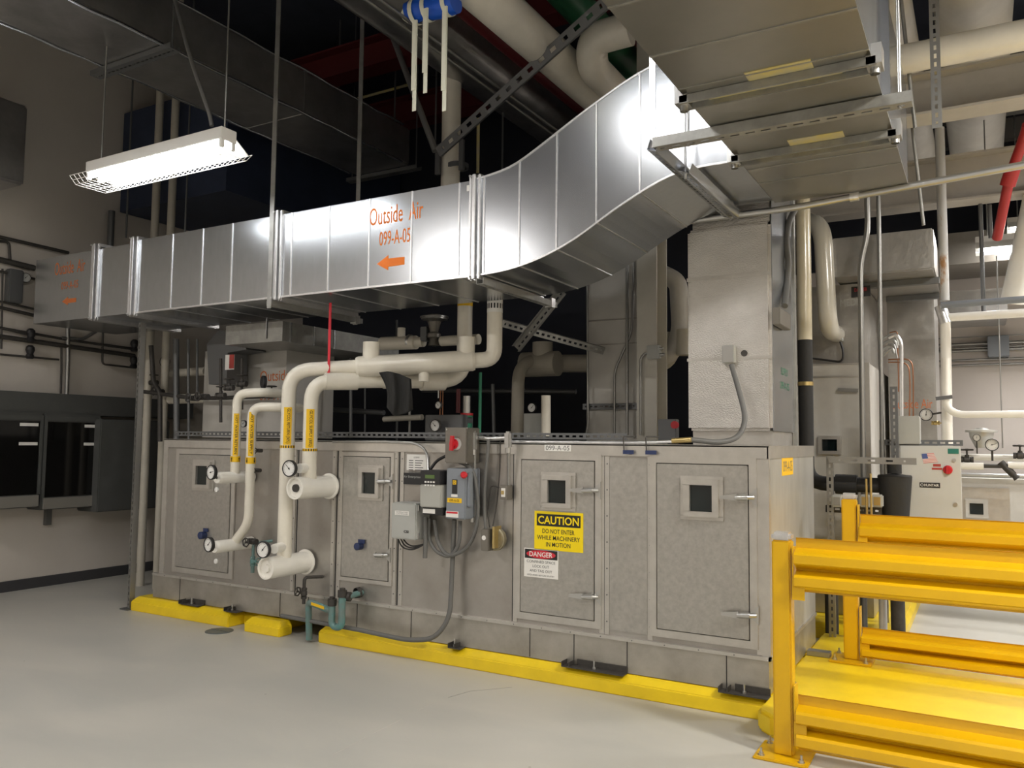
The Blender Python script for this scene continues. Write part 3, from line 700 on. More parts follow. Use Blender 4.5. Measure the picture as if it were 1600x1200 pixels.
for z0_ in (2.56,):
    bd = finish('label_band', sleeve(Vector((ex, ey, z0_)), Vector((ex, ey, z0_+.13)), rA*1.14, 0, 2*math.pi, 24), 'label_white', pA)
    tk = MB()
    for i in range(16):
        s_ = sleeve(Vector((ex, ey, z0_+.03)), Vector((ex, ey, z0_+.07)), rA*1.15, i*.3927, (i+.5)*.3927, 2); tk.add(s_.v, s_.f)
    finish('band_mark', tk, 'text_black', bd)['kind'] = 'stuff'
drum(pA, (GX, .585), 4.41, rad(34, Vector((GX, 4.5, .585))))
zA = lambda py: at(445, py, y=GY-rA).z
pipe_label(pA, GX, GY, rA, zA(695), zA(636), 'GLYCOL RETURN (30%)', (zA(700), zA(696)))
# pipe B: glycol supply
SX, SY, SZ = -4.417, 4.602, 1.985
rB = rad(22, Vector((SX, SY, 1.5)))*1.03
pB = thing('glycol_pipe', 'large cream glycol supply pipe, right riser of the big pair, with yellow label', 'pipe', (SX, SY, 1.1), 'insulated cream pipes in front of the unit')
s1_ = Vector((SX, SY, SZ)); s2_ = at(725, 594, y=5.62); ds = s2_-s1_
finish('riser', MB().tube([(SX, SY, 1.2), s1_, s1_+ds*.5], rB, 24, .15), 'cream', pB)
finish('header', MB().tube([s1_+ds*.45, s2_, (s2_.x, s2_.y, 3.2)], rB*1.15, 24, .2), 'cream', pB)
a = s1_+ds*.70; b = s1_+ds*.86
finish('header_jacket', MB().lathe(a, ds, [(0, 0), (0, rB*1.5), ((b-a).length, rB*1.5), ((b-a).length, 0)], 24), 'cream', pB)
a = s1_+ds*.08; finish('header_jacket', MB().lathe(a, ds, [(0, 0), (0, rB*1.2), (.25, rB*1.25), (.25, 0)], 24), 'cream', pB)
bd = finish('label_band', sleeve(Vector((s2_.x, s2_.y, 2.66)), Vector((s2_.x, s2_.y, 2.74)), rB*1.17, 0, 2*math.pi, 24), 'label_yellow', pB)
drum(pB, (SX, 1.185), 4.455, rad(35, Vector((SX, 4.5, 1.19))), 'hole')
zB_ = lambda py: at(477, py, y=SY-rB).z
pipe_label(pB, SX, SY, rB, zB_(700), zB_(639), 'GLYCOL SUPPLY (30%)', (zB_(705), zB_(701)))
# pipes C, D: hot water
CX = -5.43; q = at(367, 600, x=CX); 
c_up = at(367, 738, y=4.66); c_dn = at(389, 800, y=4.66)
rC = rad(14.5, c_up)
pC = thing('hot_water_pipe', 'small cream pipe with yellow label ending at the upper left gauge', 'pipe', (c_up.x, 4.66, 1.2), 'insulated cream pipes in front of the unit')
zc = at(367, 615, y=4.66).z
finish('riser', MB().tube([(c_up.x, 4.66, c_up.z-.03), (c_up.x, 4.66, zc), (c_up.x+.22, 4.72, zc+.01), (c_up.x+.22, 4.93, zc+.01)], rC, 20, .09), 'cream', pC)
a = at(348, 742, y=4.52)
finish('end_drum', MB().lathe((c_up.x, 4.84, c_up.z-.04), (0, -1, 0), [(0, 0), (0, rC*1.25), (.34, rC*1.25), (.36, rC*1.1), (.36, 0)], 20), 'white_pipe', pC)
zC = lambda py: at(367, py, y=4.62).z
pipe_label(pC, c_up.x, 4.66, rC, zC(712), zC(646), 'HOT WATER RETURN', (zC(722), zC(713)), arrows=1)
pD = thing('hot_water_pipe', 'small cream pipe with yellow label bending left to the lower gauge', 'pipe', (c_dn.x, 4.66, .7), 'insulated cream pipes in front of the unit')
zd = at(390, 636, y=4.66).z; k1 = at(387, 818, y=4.66); k2 = at(366, 848, y=4.66)
finish('riser', MB().tube([(k2.x-.0, 4.66, k2.z), (c_dn.x, 4.66, k1.z), (c_dn.x, 4.66, zd), (c_dn.x+.24, 4.74, zd), (c_dn.x+.24, 4.95, zd)], rC, 20, .09), 'cream', pD)
finish('end_drum', MB().lathe((k2.x-.0, 4.84, k2.z-.015), (0, -1, 0), [(0, 0), (0, rC*1.3), (.36, rC*1.3), (.38, rC*1.15), (.38, 0)], 20), 'white_pipe', pD)
pipe_label(pD, c_dn.x, 4.66, rC, zC(712), zC(644), 'HOT WATER SUPPLY', (zC(724), zC(714)), arrows=-1)
# gauges on them
g1 = at(330, 738, y=4.36); gauge('round dial gauge on the upper small cream pipe, over the left window', g1, rad(23, g1), (c_up.x, 4.48, c_up.z-.04), (-.1, -1, 0), hand=1.3)
g2 = at(326, 851, y=4.30); gauge('round dial gauge on the lower small cream pipe at the far left', g2, rad(23, g2), (k2.x, 4.46, k2.z-.015), (-.1, -1, 0), hand=.8)
g3 = at(452, 732, y=4.42); gauge('round dial gauge in front of the left big cream riser', g3, rad(26, g3), None, (.1, -1, 0), hand=-.8)
finish('gauge_stub', MB().tube([(g3.x+.03, 4.49, g3.z), (SX, SY, g3.z)], .036, 16), 'white_pipe', pB)
g4 = at(411, 859, y=4.36); gauge('round dial gauge above the lowest cream end drum', g4, rad(26, g4), None, (.1, -1, 0), hand=.7)
finish('gauge_stub', MB().tube([(g4.x+.03, 4.44, g4.z), (GX, GY, g4.z)], .036, 16), 'white_pipe', pA)
# small valves near the drums
v = at(395, 877, y=4.72)
t_ = valve('small corroded drain valve below the lower small pipe, teal stained', v, (0, 0, 1), .016, (1, 0, 0), group='small valves on the unit front', m='teal')
finish('pipe_branch', MB().tube([(v.x, v.y, v.z), (v.x, v.y, v.z+.14), (v.x+.1, 4.83, v.z+.16)], .012, 8, .02).tube([(v.x, v.y, v.z), (v.x, v.y, v.z-.09)], .015, 8), 'teal', t_)
v = at(475, 927, y=4.70)
t_ = valve('small brown pipe valve beside the lowest cream end drum', v, (0, 0, 1), .017, (-1, 0, .1), group='small valves on the unit front')
e = at(504, 901, y=4.84)
finish('pipe_branch', MB().tube([(v.x, 4.70, v.z-.08), (v.x, 4.70, v.z+.12), (e.x, e.y, e.z)], .013, 8, .03), 'dark_iron', t_)
for i, (px, py) in enumerate(((405, 704), (403, 735))):
    v = at(px, py, y=4.72); valve(('dark handwheel valve between the small and big cream pipes, upper', 'dark handwheel valve between the small and big cream pipes, lower')[i], v, (1, 0, 0), .012, (0, -1, 0), group='small valves on the unit front')
v = at(395, 846, y=4.72); valve('brown coupling valve beside the lower small end drum', v, (1, 0, 0), .018, (0, -1, 0), group='small valves on the unit front')
# ---------------------------------------------------------------- condensate trap (teal)
tp = lambda px, py, y=4.66: at(px, py, y=y)
tr_ = thing('condensate_trap', 'teal green U shaped drain trap at the foot of the unit', 'drain trap', tp(515, 980))
r_ = rad(11, tp(520, 950))
a, b = tp(520, 975), tp(532, 970)
u1 = tp(519, 942); u2 = tp(530, 928)
finish('trap_pipe', MB().tube([(u1.x, 4.66, u1.z), (u1.x, 4.66, .17), (u2.x+.03, 4.66, .17), (u2.x+.03, 4.66, u2.z)], r_, 16, .05), 'teal', tr_)
for u, dx_ in ((u1, 0), (u2, .03)): finish('trap_cap', MB().lathe((u.x+dx_, 4.66, u.z), (0, 0, 1), [(-.02, r_*1.25), (.0, r_*1.3), (.03, r_*1.3), (.03, r_*.8), (.045, r_*.8), (.045, 0)], 12), 'dark_iron', tr_)
l0 = tp(486, 945, 4.75)
finish('discharge_pipe', MB().tube([(u1.x, 4.66, u1.z-.06), (l0.x, 4.72, u1.z-.03), (l0.x, 4.74, .02)], r_*.95, 16, .05), 'teal', tr_)
lb = (Vector((u1.x, 4.66-r_, u1.z-.045))+Vector((l0.x, 4.72-r_, u1.z-.03)))/2
finish('pipe_label', MB().obox(lb, Vector((u1.x-l0.x, -.06, -.02))*.55, (0, .002, 0), (0, 0, r_*.8)), 'label_yellow', tr_)
w1 = tp(545, 932, 4.70); w2 = tp(563, 926, 4.83)
finish('wall_connection', MB().tube([(u2.x+.03, 4.66, u2.z-.04), (w1.x, 4.70, w1.z), (w2.x, 4.845, w2.z)], r_*.85, 14, .02), 'teal', tr_)
for u in (w1, ): finish('union_nut', MB().lathe((u.x-.02, 4.69, u.z), (1, .25, 0), [(0, r_*1.35), (.04, r_*1.35), (.04, 0)], 8), 'dark_iron', tr_)
finish('union_nut', MB().lathe((w2.x-.02, 4.80, w2.z), (.3, 1, 0), [(0, r_*1.5), (.035, r_*1.6), (.035, 0)], 8), 'dark_iron', tr_)

# ================================================================= CONTROLS ON THE UNIT FRONT
def cbox(name, px0, py0, px1, py1, yf, m, label, cat, bevel=.006, yb=UY-.022, plate=True):
    x0, x1, z0, z1 = rect(px0, py0, px1, py1, yf)
    t_ = thing(name, label, cat, ((x0+x1)/2, yf, z0))
    b_ = finish('box', MB().box(x0, x1, yf, yb, z0, z1), m, t_, bevel)
    return t_, b_, x0, x1, z0, z1
t1, b1, x0, x1, z0, z1 = cbox('disconnect_box', 695, 668, 729, 724, 4.66, 'steel_box', 'steel box with a red rotary switch, mounted highest on the unit', 'switch box')
cx = (x0+x1)/2-.01; czz = (z0+z1)/2+.01
h_ = finish('rotary_handle', MB().lathe((cx, 4.66, czz), (0, -1, 0), [(0, .035), (.012, .035), (.012, .022), (.025, .022), (.025, 0)], 18).bar((cx-.004, 4.628, czz-.045), (cx+.004, 4.628, czz+.055), .022, .022, (0, 1, 0)), 'red', t1, )
finish('switch_plate', MB().lathe((cx+.015, 4.6599, czz), (0, -1, 0), [(0, .042), (.003, .042), (.003, 0)], 20), 'box_grey', t1)
finish('cover_seam', MB().box(x0, x1, 4.667, 4.6705, z0, z1).box(x0+.01, x0+.02, 4.655, 4.66, z1-.02, z1-.01), 'steel', t1)
t1, b1, x0, x1, z0, z1 = cbox('safety_switch', 697, 732, 727, 811, 4.64, 'switch_grey', 'blue-grey safety switch with a yellow 099-A-05 label and red handle', 'safety switch')
W = x1-x0; H = z1-z0
finish('nameplate', MB().box(x0+W*.32, x0+W*.58, 4.637, 4.64, z1-H*.50, z1-H*.22), 'black', t1)
finish('nameplate', MB().box(x0+W*.36, x0+W*.54, 4.6355, 4.637, z1-H*.32, z1-H*.235), 'label_yellow', t1)
text('D', (x0+W*.45, 4.635, z1-H*.277), .015, .018, 'text_black', t1)
finish('nameplate', MB().box(x0+W*.28, x0+W*.6, 4.637, 4.64, z1-H*.565, z1-H*.515), 'label_white', t1)
q = finish('number_label', MB().box(x0+W*.08, x0+W*.82, 4.637, 4.64, z1-H*.68, z1-H*.59), 'label_yellow', t1)
text('099-A-05', (x0+W*.45, 4.636, z1-H*.635), W*.5, H*.05, 'text_black', q)
q = finish('warning_label', MB().box(x0+W*.02, x0+W*.66, 4.637, 4.64, z0+.01, z0+H*.15), 'label_white', t1)
finish('warning_header', MB().box(x0+W*.05, x0+W*.63, 4.6355, 4.637, z0+H*.105, z0+H*.14), 'sign_red', q)
hx = x1+.012
finish('switch_lever', MB().box(x1, x1+.022, 4.66, 4.70, z0+H*.25, z1-H*.08), 'switch_grey', t1, .004)
finish('lever_grip', MB().lathe((x1-.005, 4.64, z1-H*.12), (.3, -1, 0), [(0, .02), (.03, .024), (.04, .016), (.04, 0)], 14), 'red', t1)
t1, b1, x0, x1, z0, z1 = cbox('variable_speed_drive', 656, 757, 689, 793, 4.62, 'drive_grey', 'pale grey motor drive with a black display head, between two boxes', 'motor drive')
Z1 = at(672, 735, y=4.62).z; Z0 = at(672, 805, y=4.62).z; W = x1-x0
kp = finish('keypad_head', MB().box(x0+.004, x1, 4.612, UY-.03, z1+.001, Z1), 'black', t1, .006)
finish('display', MB().box(x0+W*.28, x0+W*.72, 4.609, 4.612, Z1-.055, Z1-.03), 'display', kp)
for r__ in range(2):
    for c__ in range(4): finish('key', MB().box(x0+W*(.26+.13*c__), x0+W*(.34+.13*c__), 4.609, 4.612, Z1-.085-.022*r__, Z1-.074-.022*r__), 'label_white', kp)
finish('terminal_box', MB().box(x0+.01, x1+.005, 4.64, UY-.03, Z0, z0-.001), 'black', t1, .003)
finish('rating_label', MB().box(x0+.015, x0+W*.66, 4.637, 4.64, Z0+.01, z0-.012), 'label_white', t1)
t1, b1, x0, x1, z0, z1 = cbox('control_enclosure', 611, 786, 650, 843, 4.66, 'box_grey', 'light grey control enclosure, leftmost of the boxes on the unit', 'control box', .008)
W = x1-x0; H = z1-z0
q = finish('nameplate', MB().box(x0+W*.16, x0+W*.72, 4.657, 4.66, z1-H*.34, z1-H*.22), 'label_white', t1)
text('TEMPERATURE\nCONTROLLER', (x0+W*.44, 4.6562, z1-H*.28), W*.48, H*.08, 'text_grey', q)
text('CSI', (x0+W*.62, 4.659, z0+H*.22), W*.2, H*.07, 'text_black', t1, bold=.04)
for z in (z1-H*.12, z0+H*.12): finish('hinge', MB().box(x1, x1+.012, 4.675, 4.69, z-.02, z+.02), 'steel', t1)
x0, x1, z0, z1 = rect(636, 710, 667, 735, UY-.02)
t1 = tag(finish('notice_sheet', MB().box(x0, x1, UY-.0235, UY-.021, z0, z1), 'label_white'), 'small white printed notice sheet on the unit above the black nameplate', 'notice')
text('LEGEND', ((x0+x1)/2, UY-.0245, z1-.022), .05, .011, 'text_grey', t1)
ln = MB()
for k in range(6):
    ln.box(x0+.02, x0+.06, UY-.0245, UY-.0236, z1-.042-k*.017, z1-.048-k*.017).box(x0+.075, x1-.03-.01*(k % 3), UY-.0245, UY-.0236, z1-.042-k*.017, z1-.048-k*.017)
finish('print_line', ln, 'text_grey', t1)['kind'] = 'stuff'
x0, x1, z0, z1 = rect(631, 739, 662, 757, UY-.02)
t1 = tag(finish('maker_plate', MB().box(x0, x1, UY-.024, UY-.021, z0, z1), 'black'), 'black maker nameplate partly hidden behind the motor drive', 'nameplate')
text('Air Enterprises', ((x0+x1)/2-.01, UY-.025, z1-.03), (x1-x0)*.86, .022, 'box_grey', t1)
t1, b1, x0, x1, z0, z1 = cbox('light_switch', 781, 758, 793, 781, 4.76, 'steel_box', 'small steel switch box with an ivory toggle plate, left of the caution door', 'switch', .003)
finish('toggle_plate', MB().box(x0+.012, x1-.018, 4.757, 4.76, z0+.02, z1-.02), 'label_white', t1); finish('toggle', MB().box((x0+x1)/2-.012, (x0+x1)/2+.004, 4.745, 4.757, (z0+z1)/2-.012, (z0+z1)/2+.012), 'brass', t1)
c = at(768, 843, y=4.74); R_ = rad(37, c)
t1 = thing('differential_pressure_switch', 'round bronze pressure switch with a square side box, low on the unit', 'pressure switch', c)
finish('round_body', MB().lathe((c.x, 4.82, c.z), (0, -1, 0), [(0, R_*.9), (.02, R_), (.045, R_), (.05, R_*.9), (.06, R_*.88), (.06, 0)], 30), 'bronze', t1)
x0, x1, z0, z1 = rect(751, 827, 763, 861, 4.70)
q = finish('side_box', MB().box(x0, x1, 4.70, 4.80, z0, z1), 'steel_box', t1, .004); finish('badge', MB().lathe(((x0+x1)/2-.005, 4.70, (z0+z1)/2+.015), (0, -1, 0), [(0, .016), (.002, .016), (.002, 0)], 14), 'label_white', q)
finish('side_box', MB().box(x1+.025, x1+.04, 4.71, 4.80, z0+.02, z1+.02), 'brass', t1)
# conduit, cables
def path_px(pts, y): return [at(a, b, y=(y if len(p_) < 3 else p_[2])) for p_ in pts for a, b in [p_[:2]]]
def cable(label, pts, r, m='grey_conduit', y=4.74, name='flexible_conduit', cat='conduit', bend=.1, group='grey flexible conduits on the unit', n=10):
    P_ = path_px(pts, y); return tag(finish(name, MB().tube(P_, r, n, bend), m), label, cat, group)
cable('grey loop conduit from the drive up to the red switch box', [(703, 716, 4.7), (740, 730), (748, 790), (744, 830), (730, 858), (700, 871), (684, 850), (679, 812)], .014, bend=.2)
cable('grey conduit loop from the drive under the safety switch', [(671, 810), (669, 840), (680, 862), (704, 872), (718, 850), (719, 814)], .013, bend=.15)
cable('short grey conduit hanging straight down from the drive', [(665, 808, 4.72), (665, 850, 4.72), (664, 872, 4.72)], .016)
cable('grey conduit from the long pull fitting down to the round switch', [(763, 686, 4.77), (763, 700, 4.77), (757, 760, 4.77), (757, 800, 4.77), (759, 826, 4.76)], .012, bend=.1)
cable('long grey conduit dropping from the safety switch and sweeping left along the curb', [(710, 812, 4.74), (706, 900, 4.78), (703, 965, 4.74), (680, 998, 4.70), (640, 1001, 4.70), (560, 984, 4.72), (440, 962, 4.74)], .017, bend=.22)
cable('bright steel conduit arching from the unit top down to the drive', [(520, 690, 4.84), (600, 690, 4.82), (650, 692, 4.80), (668, 705, 4.76), (669, 736, 4.72)], .010, m='steel', bend=.1)
cable('black cable from the drive up to the red switch box', [(672, 734, 4.74), (682, 720, 4.76), (697, 712, 4.74)], .011, m='black', bend=.05)
for i in range(3):
    cable(['outer', 'middle', 'inner'][i]+' black cable looping under the light grey enclosure', [(622+4*i, 842, 4.70), (628+4*i, 856-3*i, 4.74), (645, 860-3*i, 4.74), (664, 850, 4.74)], .005, m='black', bend=.05, group='thin black cables')
cable('thin brown sensor tube from the unit top to the round switch', [(782, 680, 4.8), (781, 740, 4.8), (776, 790, 4.8), (770, 822, 4.78)], .0045, m='dark_iron', group='thin black cables', bend=.1)
cable('thin brown sensor tube branching left to the round switch', [(780, 762, 4.8), (767, 758, 4.8), (762, 800, 4.8), (765, 824, 4.78)], .0045, m='dark_iron', group='thin black cables', bend=.03)
def conduit_body(label, px, py, y=4.76, h=.14, w_=.024, ang=0):
    p = at(px, py, y=y); t_ = thing('conduit_fitting', label, 'conduit fitting', p, 'cast pull fittings')
    finish('body', MB().box(p.x-w_, p.x+w_, p.y-.022, p.y+.022, p.z-h/2, p.z+h/2), 'steel', t_, .012)
    finish('hub', MB().lathe((p.x, p.y, p.z-h/2), (0, 0, -1), [(-.01, .018), (.025, .019), (.025, 0)], 12), 'steel', t_)
    return t_
conduit_body('cast pull fitting at the upper right of the red switch box', 740, 689); conduit_body('cast pull fitting high above the small light switch', 794, 688, h=.12)
conduit_body('cast pull fitting at the right side of the safety switch', 739, 794)
cable('straight steel conduit between the two pull fittings by the safety switch', [(742, 700, 4.77), (741, 782, 4.77)], .011, m='conduit')
cable('straight steel conduit above the light switch', [(795, 700, 4.77), (795, 760, 4.8)], .011, m='conduit')
cable('horizontal steel conduit joining the pull fittings at the unit top edge', [(738, 682, 4.80), (762, 686, 4.80), (794, 684, 4.80)], .017, m='steel')
cable('long steel conduit lying along the top edge of the unit', [(800, 690, 4.86), (1000, 692, 4.86), (1055, 690, 4.88)], .011, m='galv_bright')
cable('steel conduit connector at the end of the long top conduit', [(1050, 689, 4.87), (1080, 687, 4.88)], .017, m='brass')
cable('black flexible conduit sweeping from the top conduit up to the plenum box', [(1080, 687, 4.92), (1125, 692, 5.0), (1155, 684, 5.1), (1166, 655, 5.2), (1156, 615, 5.25), (1143, 570, 5.32)], .017, m='grey_conduit', bend=.2)
x_ = MB().strut((UL+.02, UY+.08, ZT+.05), (UR-.9, UY+.08, ZT+.05), .04, .03, (0, -1, 0))
tag(finish('top_channel', x_, 'dark_strut'), 'long dark slotted channel lying along the top of the unit', 'channel')
def X(px, py, y): return at(px, py, y=y).x
def Z(px, py, y): return at(px, py, y=y).z
def simple(name, mb, m, label, cat, group=None, bevel=0): return tag(finish(name, mb, m, bevel=bevel), label, cat, group)
def vpipe(name, px, py0, py1, y, wpx, m, label, cat='pipe', group=None, n=16, to=None):
    """vertical pipe seen between two photo heights, standing at depth y"""
    pm = at(px, (py0+py1)/2, y=y); z1 = Z(px, py0, y) if py0 > 0 else ZC; z0 = Z(px, py1, y) if to is None else to
    return simple(name, MB().tube([(pm.x, y, z0), (pm.x, y, z1)], rad(wpx, pm), n), m, label, cat, group)
# ================================================================= PLENUM ON THE UNIT
PYF, PYB = 5.47, 6.18; px0, px1 = X(1074, 520, PYF), X(1205, 500, PYF)
z0, z1 = Z(1140, 673, PYF), Z(1140, 352, PYF)
pl = thing('plenum_box', 'foil wrapped plenum box rising from the right end of the unit', 'plenum', ((px0+px1)/2, 5.8, ZT))
finish('wrapped_body', MB().box(px0, px1, PYF, PYB, z0, z1), 'foil', pl, .02)
finish('upper_collar', MB().box(px0+.03, px1-.01, PYF+.03, PYB, z1, z1+.75), 'foil', pl, .006)
finish('side_sheet', MB().box(px1, px1+.006, PYF+.02, PYB+.02, z0, z1+.7), 'galv', pl)
finish('base_frame', MB().box(px0+.02, px1-.01, PYF+.05, PYB, ZT+.002, z0), 'trim_metal', pl, .003)
finish('corner_post', MB().box(px1-.0, px1+.02, PYB-.02, PYB+.03, ZT+.002, z1+.7), 'galv_dull', pl)
tb = MB()
for py, t_ in ((432, .012), (560, .01)):
    z = Z(1140, py, PYF); tb.box(px0-.002, px1+.002, PYF-.003, PYF, z-t_, z+t_)
finish_split('tape_seam', tb, 'trim_metal', pl)
p = at(1163, 552, y=PYF); finish('test_hole', MB().lathe(p, (0, -1, 0), [(0, .022), (.006, .022), (.006, 0)], 12), 'dark_iron', pl)
a, b = at(1219, 572, x=px1+.007), at(1233, 612, x=px1+.007)
text('SUPPLY', (px1+.008, (a.y+b.y)/2, a.z-.03), abs(b.y-a.y)*.8, .05, 'green', pl, '+x'); text('099-A-05', (px1+.008, (a.y+b.y)/2, b.z+.03), abs(b.y-a.y), .05, 'green', pl, '+x')
x0, x1, za, zb_ = rect(1128, 539, 1147, 567, PYF-.06)
t_ = thing('junction_box', 'small grey junction box on the front of the foil plenum', 'junction box', ((x0+x1)/2, PYF-.06, za)); finish('box', MB().box(x0, x1, PYF-.06, PYF, za, zb_), 'box_grey', t_, .004); finish('cover', MB().box(x0+.006, x1-.006, PYF-.064, PYF-.06, za+.006, zb_-.006), 'steel', t_)
a, b = at(1216, 480, x=px1+.05), at(1231, 515, x=px1+.05)
simple('junction_box', MB().box(px1+.01, px1+.06, a.y, b.y+.05, b.z, a.z), 'steel_box', 'steel box on the right side of the foil plenum below the coiled cable', 'junction box', bevel=.004)
simple('flexible_conduit', MB().tube([at(1246, 322, y=6.1), at(1232, 345, y=5.95), at(1228, 380, y=5.9), at(1233, 410, y=5.9), at(1230, 440, y=5.9), at(1226, 478, y=5.7)], .022, 10, .12), 'grey_conduit', 'grey flexible conduit snaking down the right side of the plenum', 'conduit')
# ================================================================= COLUMN AND STUFF ABOVE / BEHIND THE UNIT
CY = 6.5
x0, x1 = X(995, 550, CY), X(1026, 550, CY)
col = MB().box(x0, x1, CY, CY+.014, 0, ZC).box(x0, x1, CY+.25, CY+.264, 0, ZC).box((x0+x1)/2-.005, (x0+x1)/2+.005, CY+.014, CY+.25, 0, ZC)
simple('steel_column', col, 'column_paint', 'cream painted steel column rising behind the unit, left of the foil plenum', 'column')
x0, x1 = X(917, 550, 6.72), X(998, 550, 6.72); zt_ = Z(950, 385, 6.72)
t_ = thing('plenum_box', 'tan sheet metal plenum behind the unit, directly left of the cream column', 'plenum', ((x0+x1)/2, 7, 1.0))
finish('body', MB().box(x0, x1, 6.72, 7.4, 1.0, 4.2), 'casing_pale', t_)
bs = MB()
for py in (500, 538): z = Z(950, py, 6.72); bs.box(x0, x1, 6.715, 6.72, z-.006, z+.006)
finish_split('band', bs, 'casing', t_)
simple('slotted_channel', MB().strut((x0-.02, 6.68, Z(950, 635, 6.68)), (x1-.0, 6.68, Z(950, 635, 6.68)), .05, .03, (0, -1, 0)), 'dark_strut', 'dark slotted channel crossing the tan plenum', 'channel')
def conduit(label, pts, y, wpx, m='conduit', bend=.08, cat='conduit', group='thin steel conduits in the background', name='conduit'):
    P_ = path_px(pts, y); return simple(name, MB().tube(P_, rad(wpx, P_[0]), 8, bend), m, label, cat, group)
conduit('steel conduit running up the left edge of the tan plenum', [(916, 678), (919, 660), (917, 395)], 6.66, 4)
conduit('steel conduit with a sloping offset, middle of the tan plenum', [(960, 680), (960, 580), (987, 520), (991, 400)], 6.66, 4)
conduit('straight steel conduit close to the cream column', [(980, 680), (980, 395)], 6.64, 5)
conduit('short conduit on the cream column below its grey box', [(1001, 680), (1001, 560), (1008, 552), (1014, 552)], 6.47, 4)
x0, x1, za, zb_ = rect(1010, 539, 1029, 560, 6.42)
t_ = thing('conduit_box', 'small cast conduit box fixed to the cream column', 'junction box', ((x0+x1)/2, 6.42, za)); finish('box', MB().box(x0, x1, 6.42, 6.495, za, zb_), 'box_grey', t_, .006)
finish('hub', MB().lathe((x1, 6.45, zb_-.03), (1, 0, 0), [(0, .015), (.03, .015), (.03, 0)], 10).lathe((x1, 6.45, za+.03), (1, 0, 0), [(0, .015), (.04, .015), (.04, 0)], 10), 'steel', t_)
simple('slotted_angle', MB().strut(at(784, 505, y=5.9), at(944, 549, y=6.6), .06, .03, (0, -1, -.2), pitch=.05, slot=.025, sw=.02), 'galv_dull', 'perforated steel angle sloping down from the pipe elbow to the tan plenum', 'channel')
simple('slotted_channel', MB().strut(at(880, 455, y=5.9), at(808, 545, y=5.9), .07, .05, (0, 1, .2)), 'galv_dull', 'grey channel brace sloping steeply behind the duct bend', 'channel')
# old cream pipes behind the unit
def pipe_run(label, pts, wpx, m='old_cream', bend=.15, name='insulated_pipe', group='insulated pipes behind the unit', n=18, cat='pipe', rp=None):
    P_ = [at(a, b, y=c) for a, b, c in pts]; return simple(name, MB().tube(P_, rad(wpx, P_[0]), n, bend), m, label, cat, group)
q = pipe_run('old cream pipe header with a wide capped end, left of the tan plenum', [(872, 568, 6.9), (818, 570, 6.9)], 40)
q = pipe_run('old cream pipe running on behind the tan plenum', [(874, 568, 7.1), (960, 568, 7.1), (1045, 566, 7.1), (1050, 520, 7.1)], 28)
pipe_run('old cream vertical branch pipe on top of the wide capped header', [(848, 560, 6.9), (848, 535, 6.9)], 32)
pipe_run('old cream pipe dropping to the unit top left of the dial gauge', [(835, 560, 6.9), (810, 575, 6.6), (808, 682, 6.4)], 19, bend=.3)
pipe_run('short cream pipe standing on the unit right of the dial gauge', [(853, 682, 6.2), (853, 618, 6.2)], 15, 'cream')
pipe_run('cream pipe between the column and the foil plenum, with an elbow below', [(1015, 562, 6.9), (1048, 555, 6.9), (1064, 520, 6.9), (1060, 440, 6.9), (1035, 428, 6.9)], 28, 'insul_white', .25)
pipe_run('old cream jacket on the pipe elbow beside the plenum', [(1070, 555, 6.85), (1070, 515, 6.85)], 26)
g = at(831, 637, y=6.3); gauge('dial gauge standing on the unit behind the 099-A-05 number plate', g, rad(15, g), None)
x0, x1, za, zb_ = rect(818, 646, 847, 684, 6.25); simple('control_box', MB().box(x0, x1, 6.25, 6.29, max(za, ZT+.01), zb_), 'box_grey', 'small grey box standing below the rear dial gauge', 'control box', bevel=.004)
x0, x1, za, zb_ = rect(1028, 655, 1056, 681, 6.2)
t_ = thing('control_box', 'dark actuator box with a red knob behind the unit, near the plenum foot', 'control box', ((x0+x1)/2, 6.2, za)); finish('box', MB().box(x0, x1, 6.2, 6.28, ZT+.006, zb_), 'dark_strut', t_, .004); finish('knob', MB().lathe((x1+.0, 6.19, (za+zb_)/2+.02), (0, -1, 0), [(0, .03), (.03, .03), (.03, 0)], 12), 'red', t_)
for i, (px, py, r_) in enumerate(((685, 633, 12), (680, 665, 19))):
    g = at(px, py, y=5.6); gauge(('small dial gauge above the boxes behind the header pipe', 'larger dial gauge on the dark box behind the red switch box')[i], g, rad(r_, g), None, hand=-.8, rim='dark_iron')
x0, x1, za, zb_ = rect(664, 648, 722, 688, 5.68); simple('control_box', MB().box(x0, x1, 5.68, 5.85, ZT+.012, zb_), 'dark_strut', 'dark control box standing on the unit behind the dial gauges', 'control box', bevel=.005)
vpipe('sensor_tube', 685, 590, 622, 5.6, 2, 'steel', 'thin bright tube above the small rear dial gauge', 'tube'); 
for i, px in enumerate((688, 692)): vpipe('copper_tube', px, 588, 648, 5.66, 2, 'copper', ('left', 'right')[i]+' of two thin copper tubes behind the header pipe', 'tube')
vpipe('green_pipe', 750, 582, 686, 5.75, 5, 'green', 'thin green vertical pipe right of the red switch box', 'pipe')
vpipe('red_pipe', 716, 608, 645, 5.95, 7, 'dark_red', 'short dark red vertical pipe behind the green valve', 'pipe')
t_ = thing('green_valve', 'green valve body with red flange under a steel pipe, behind the switch box', 'valve', at(730, 655, y=5.8))
p = at(729, 660, y=5.8); finish('body', MB().lathe((p.x, 5.8, ZT+.01), (0, 0, 1), [(0, 0), (0, .03), (.06, .035), (.10, .05), (.15, .05), (.155, .03), (.20, .03), (.20, .055), (.215, .055), (.215, 0)], 14), 'green', t_)
finish('flange', MB().lathe((p.x, 5.8, ZT+.226), (0, 0, 1), [(0, 0), (0, .055), (.02, .055), (.02, 0)], 14), 'red', t_)
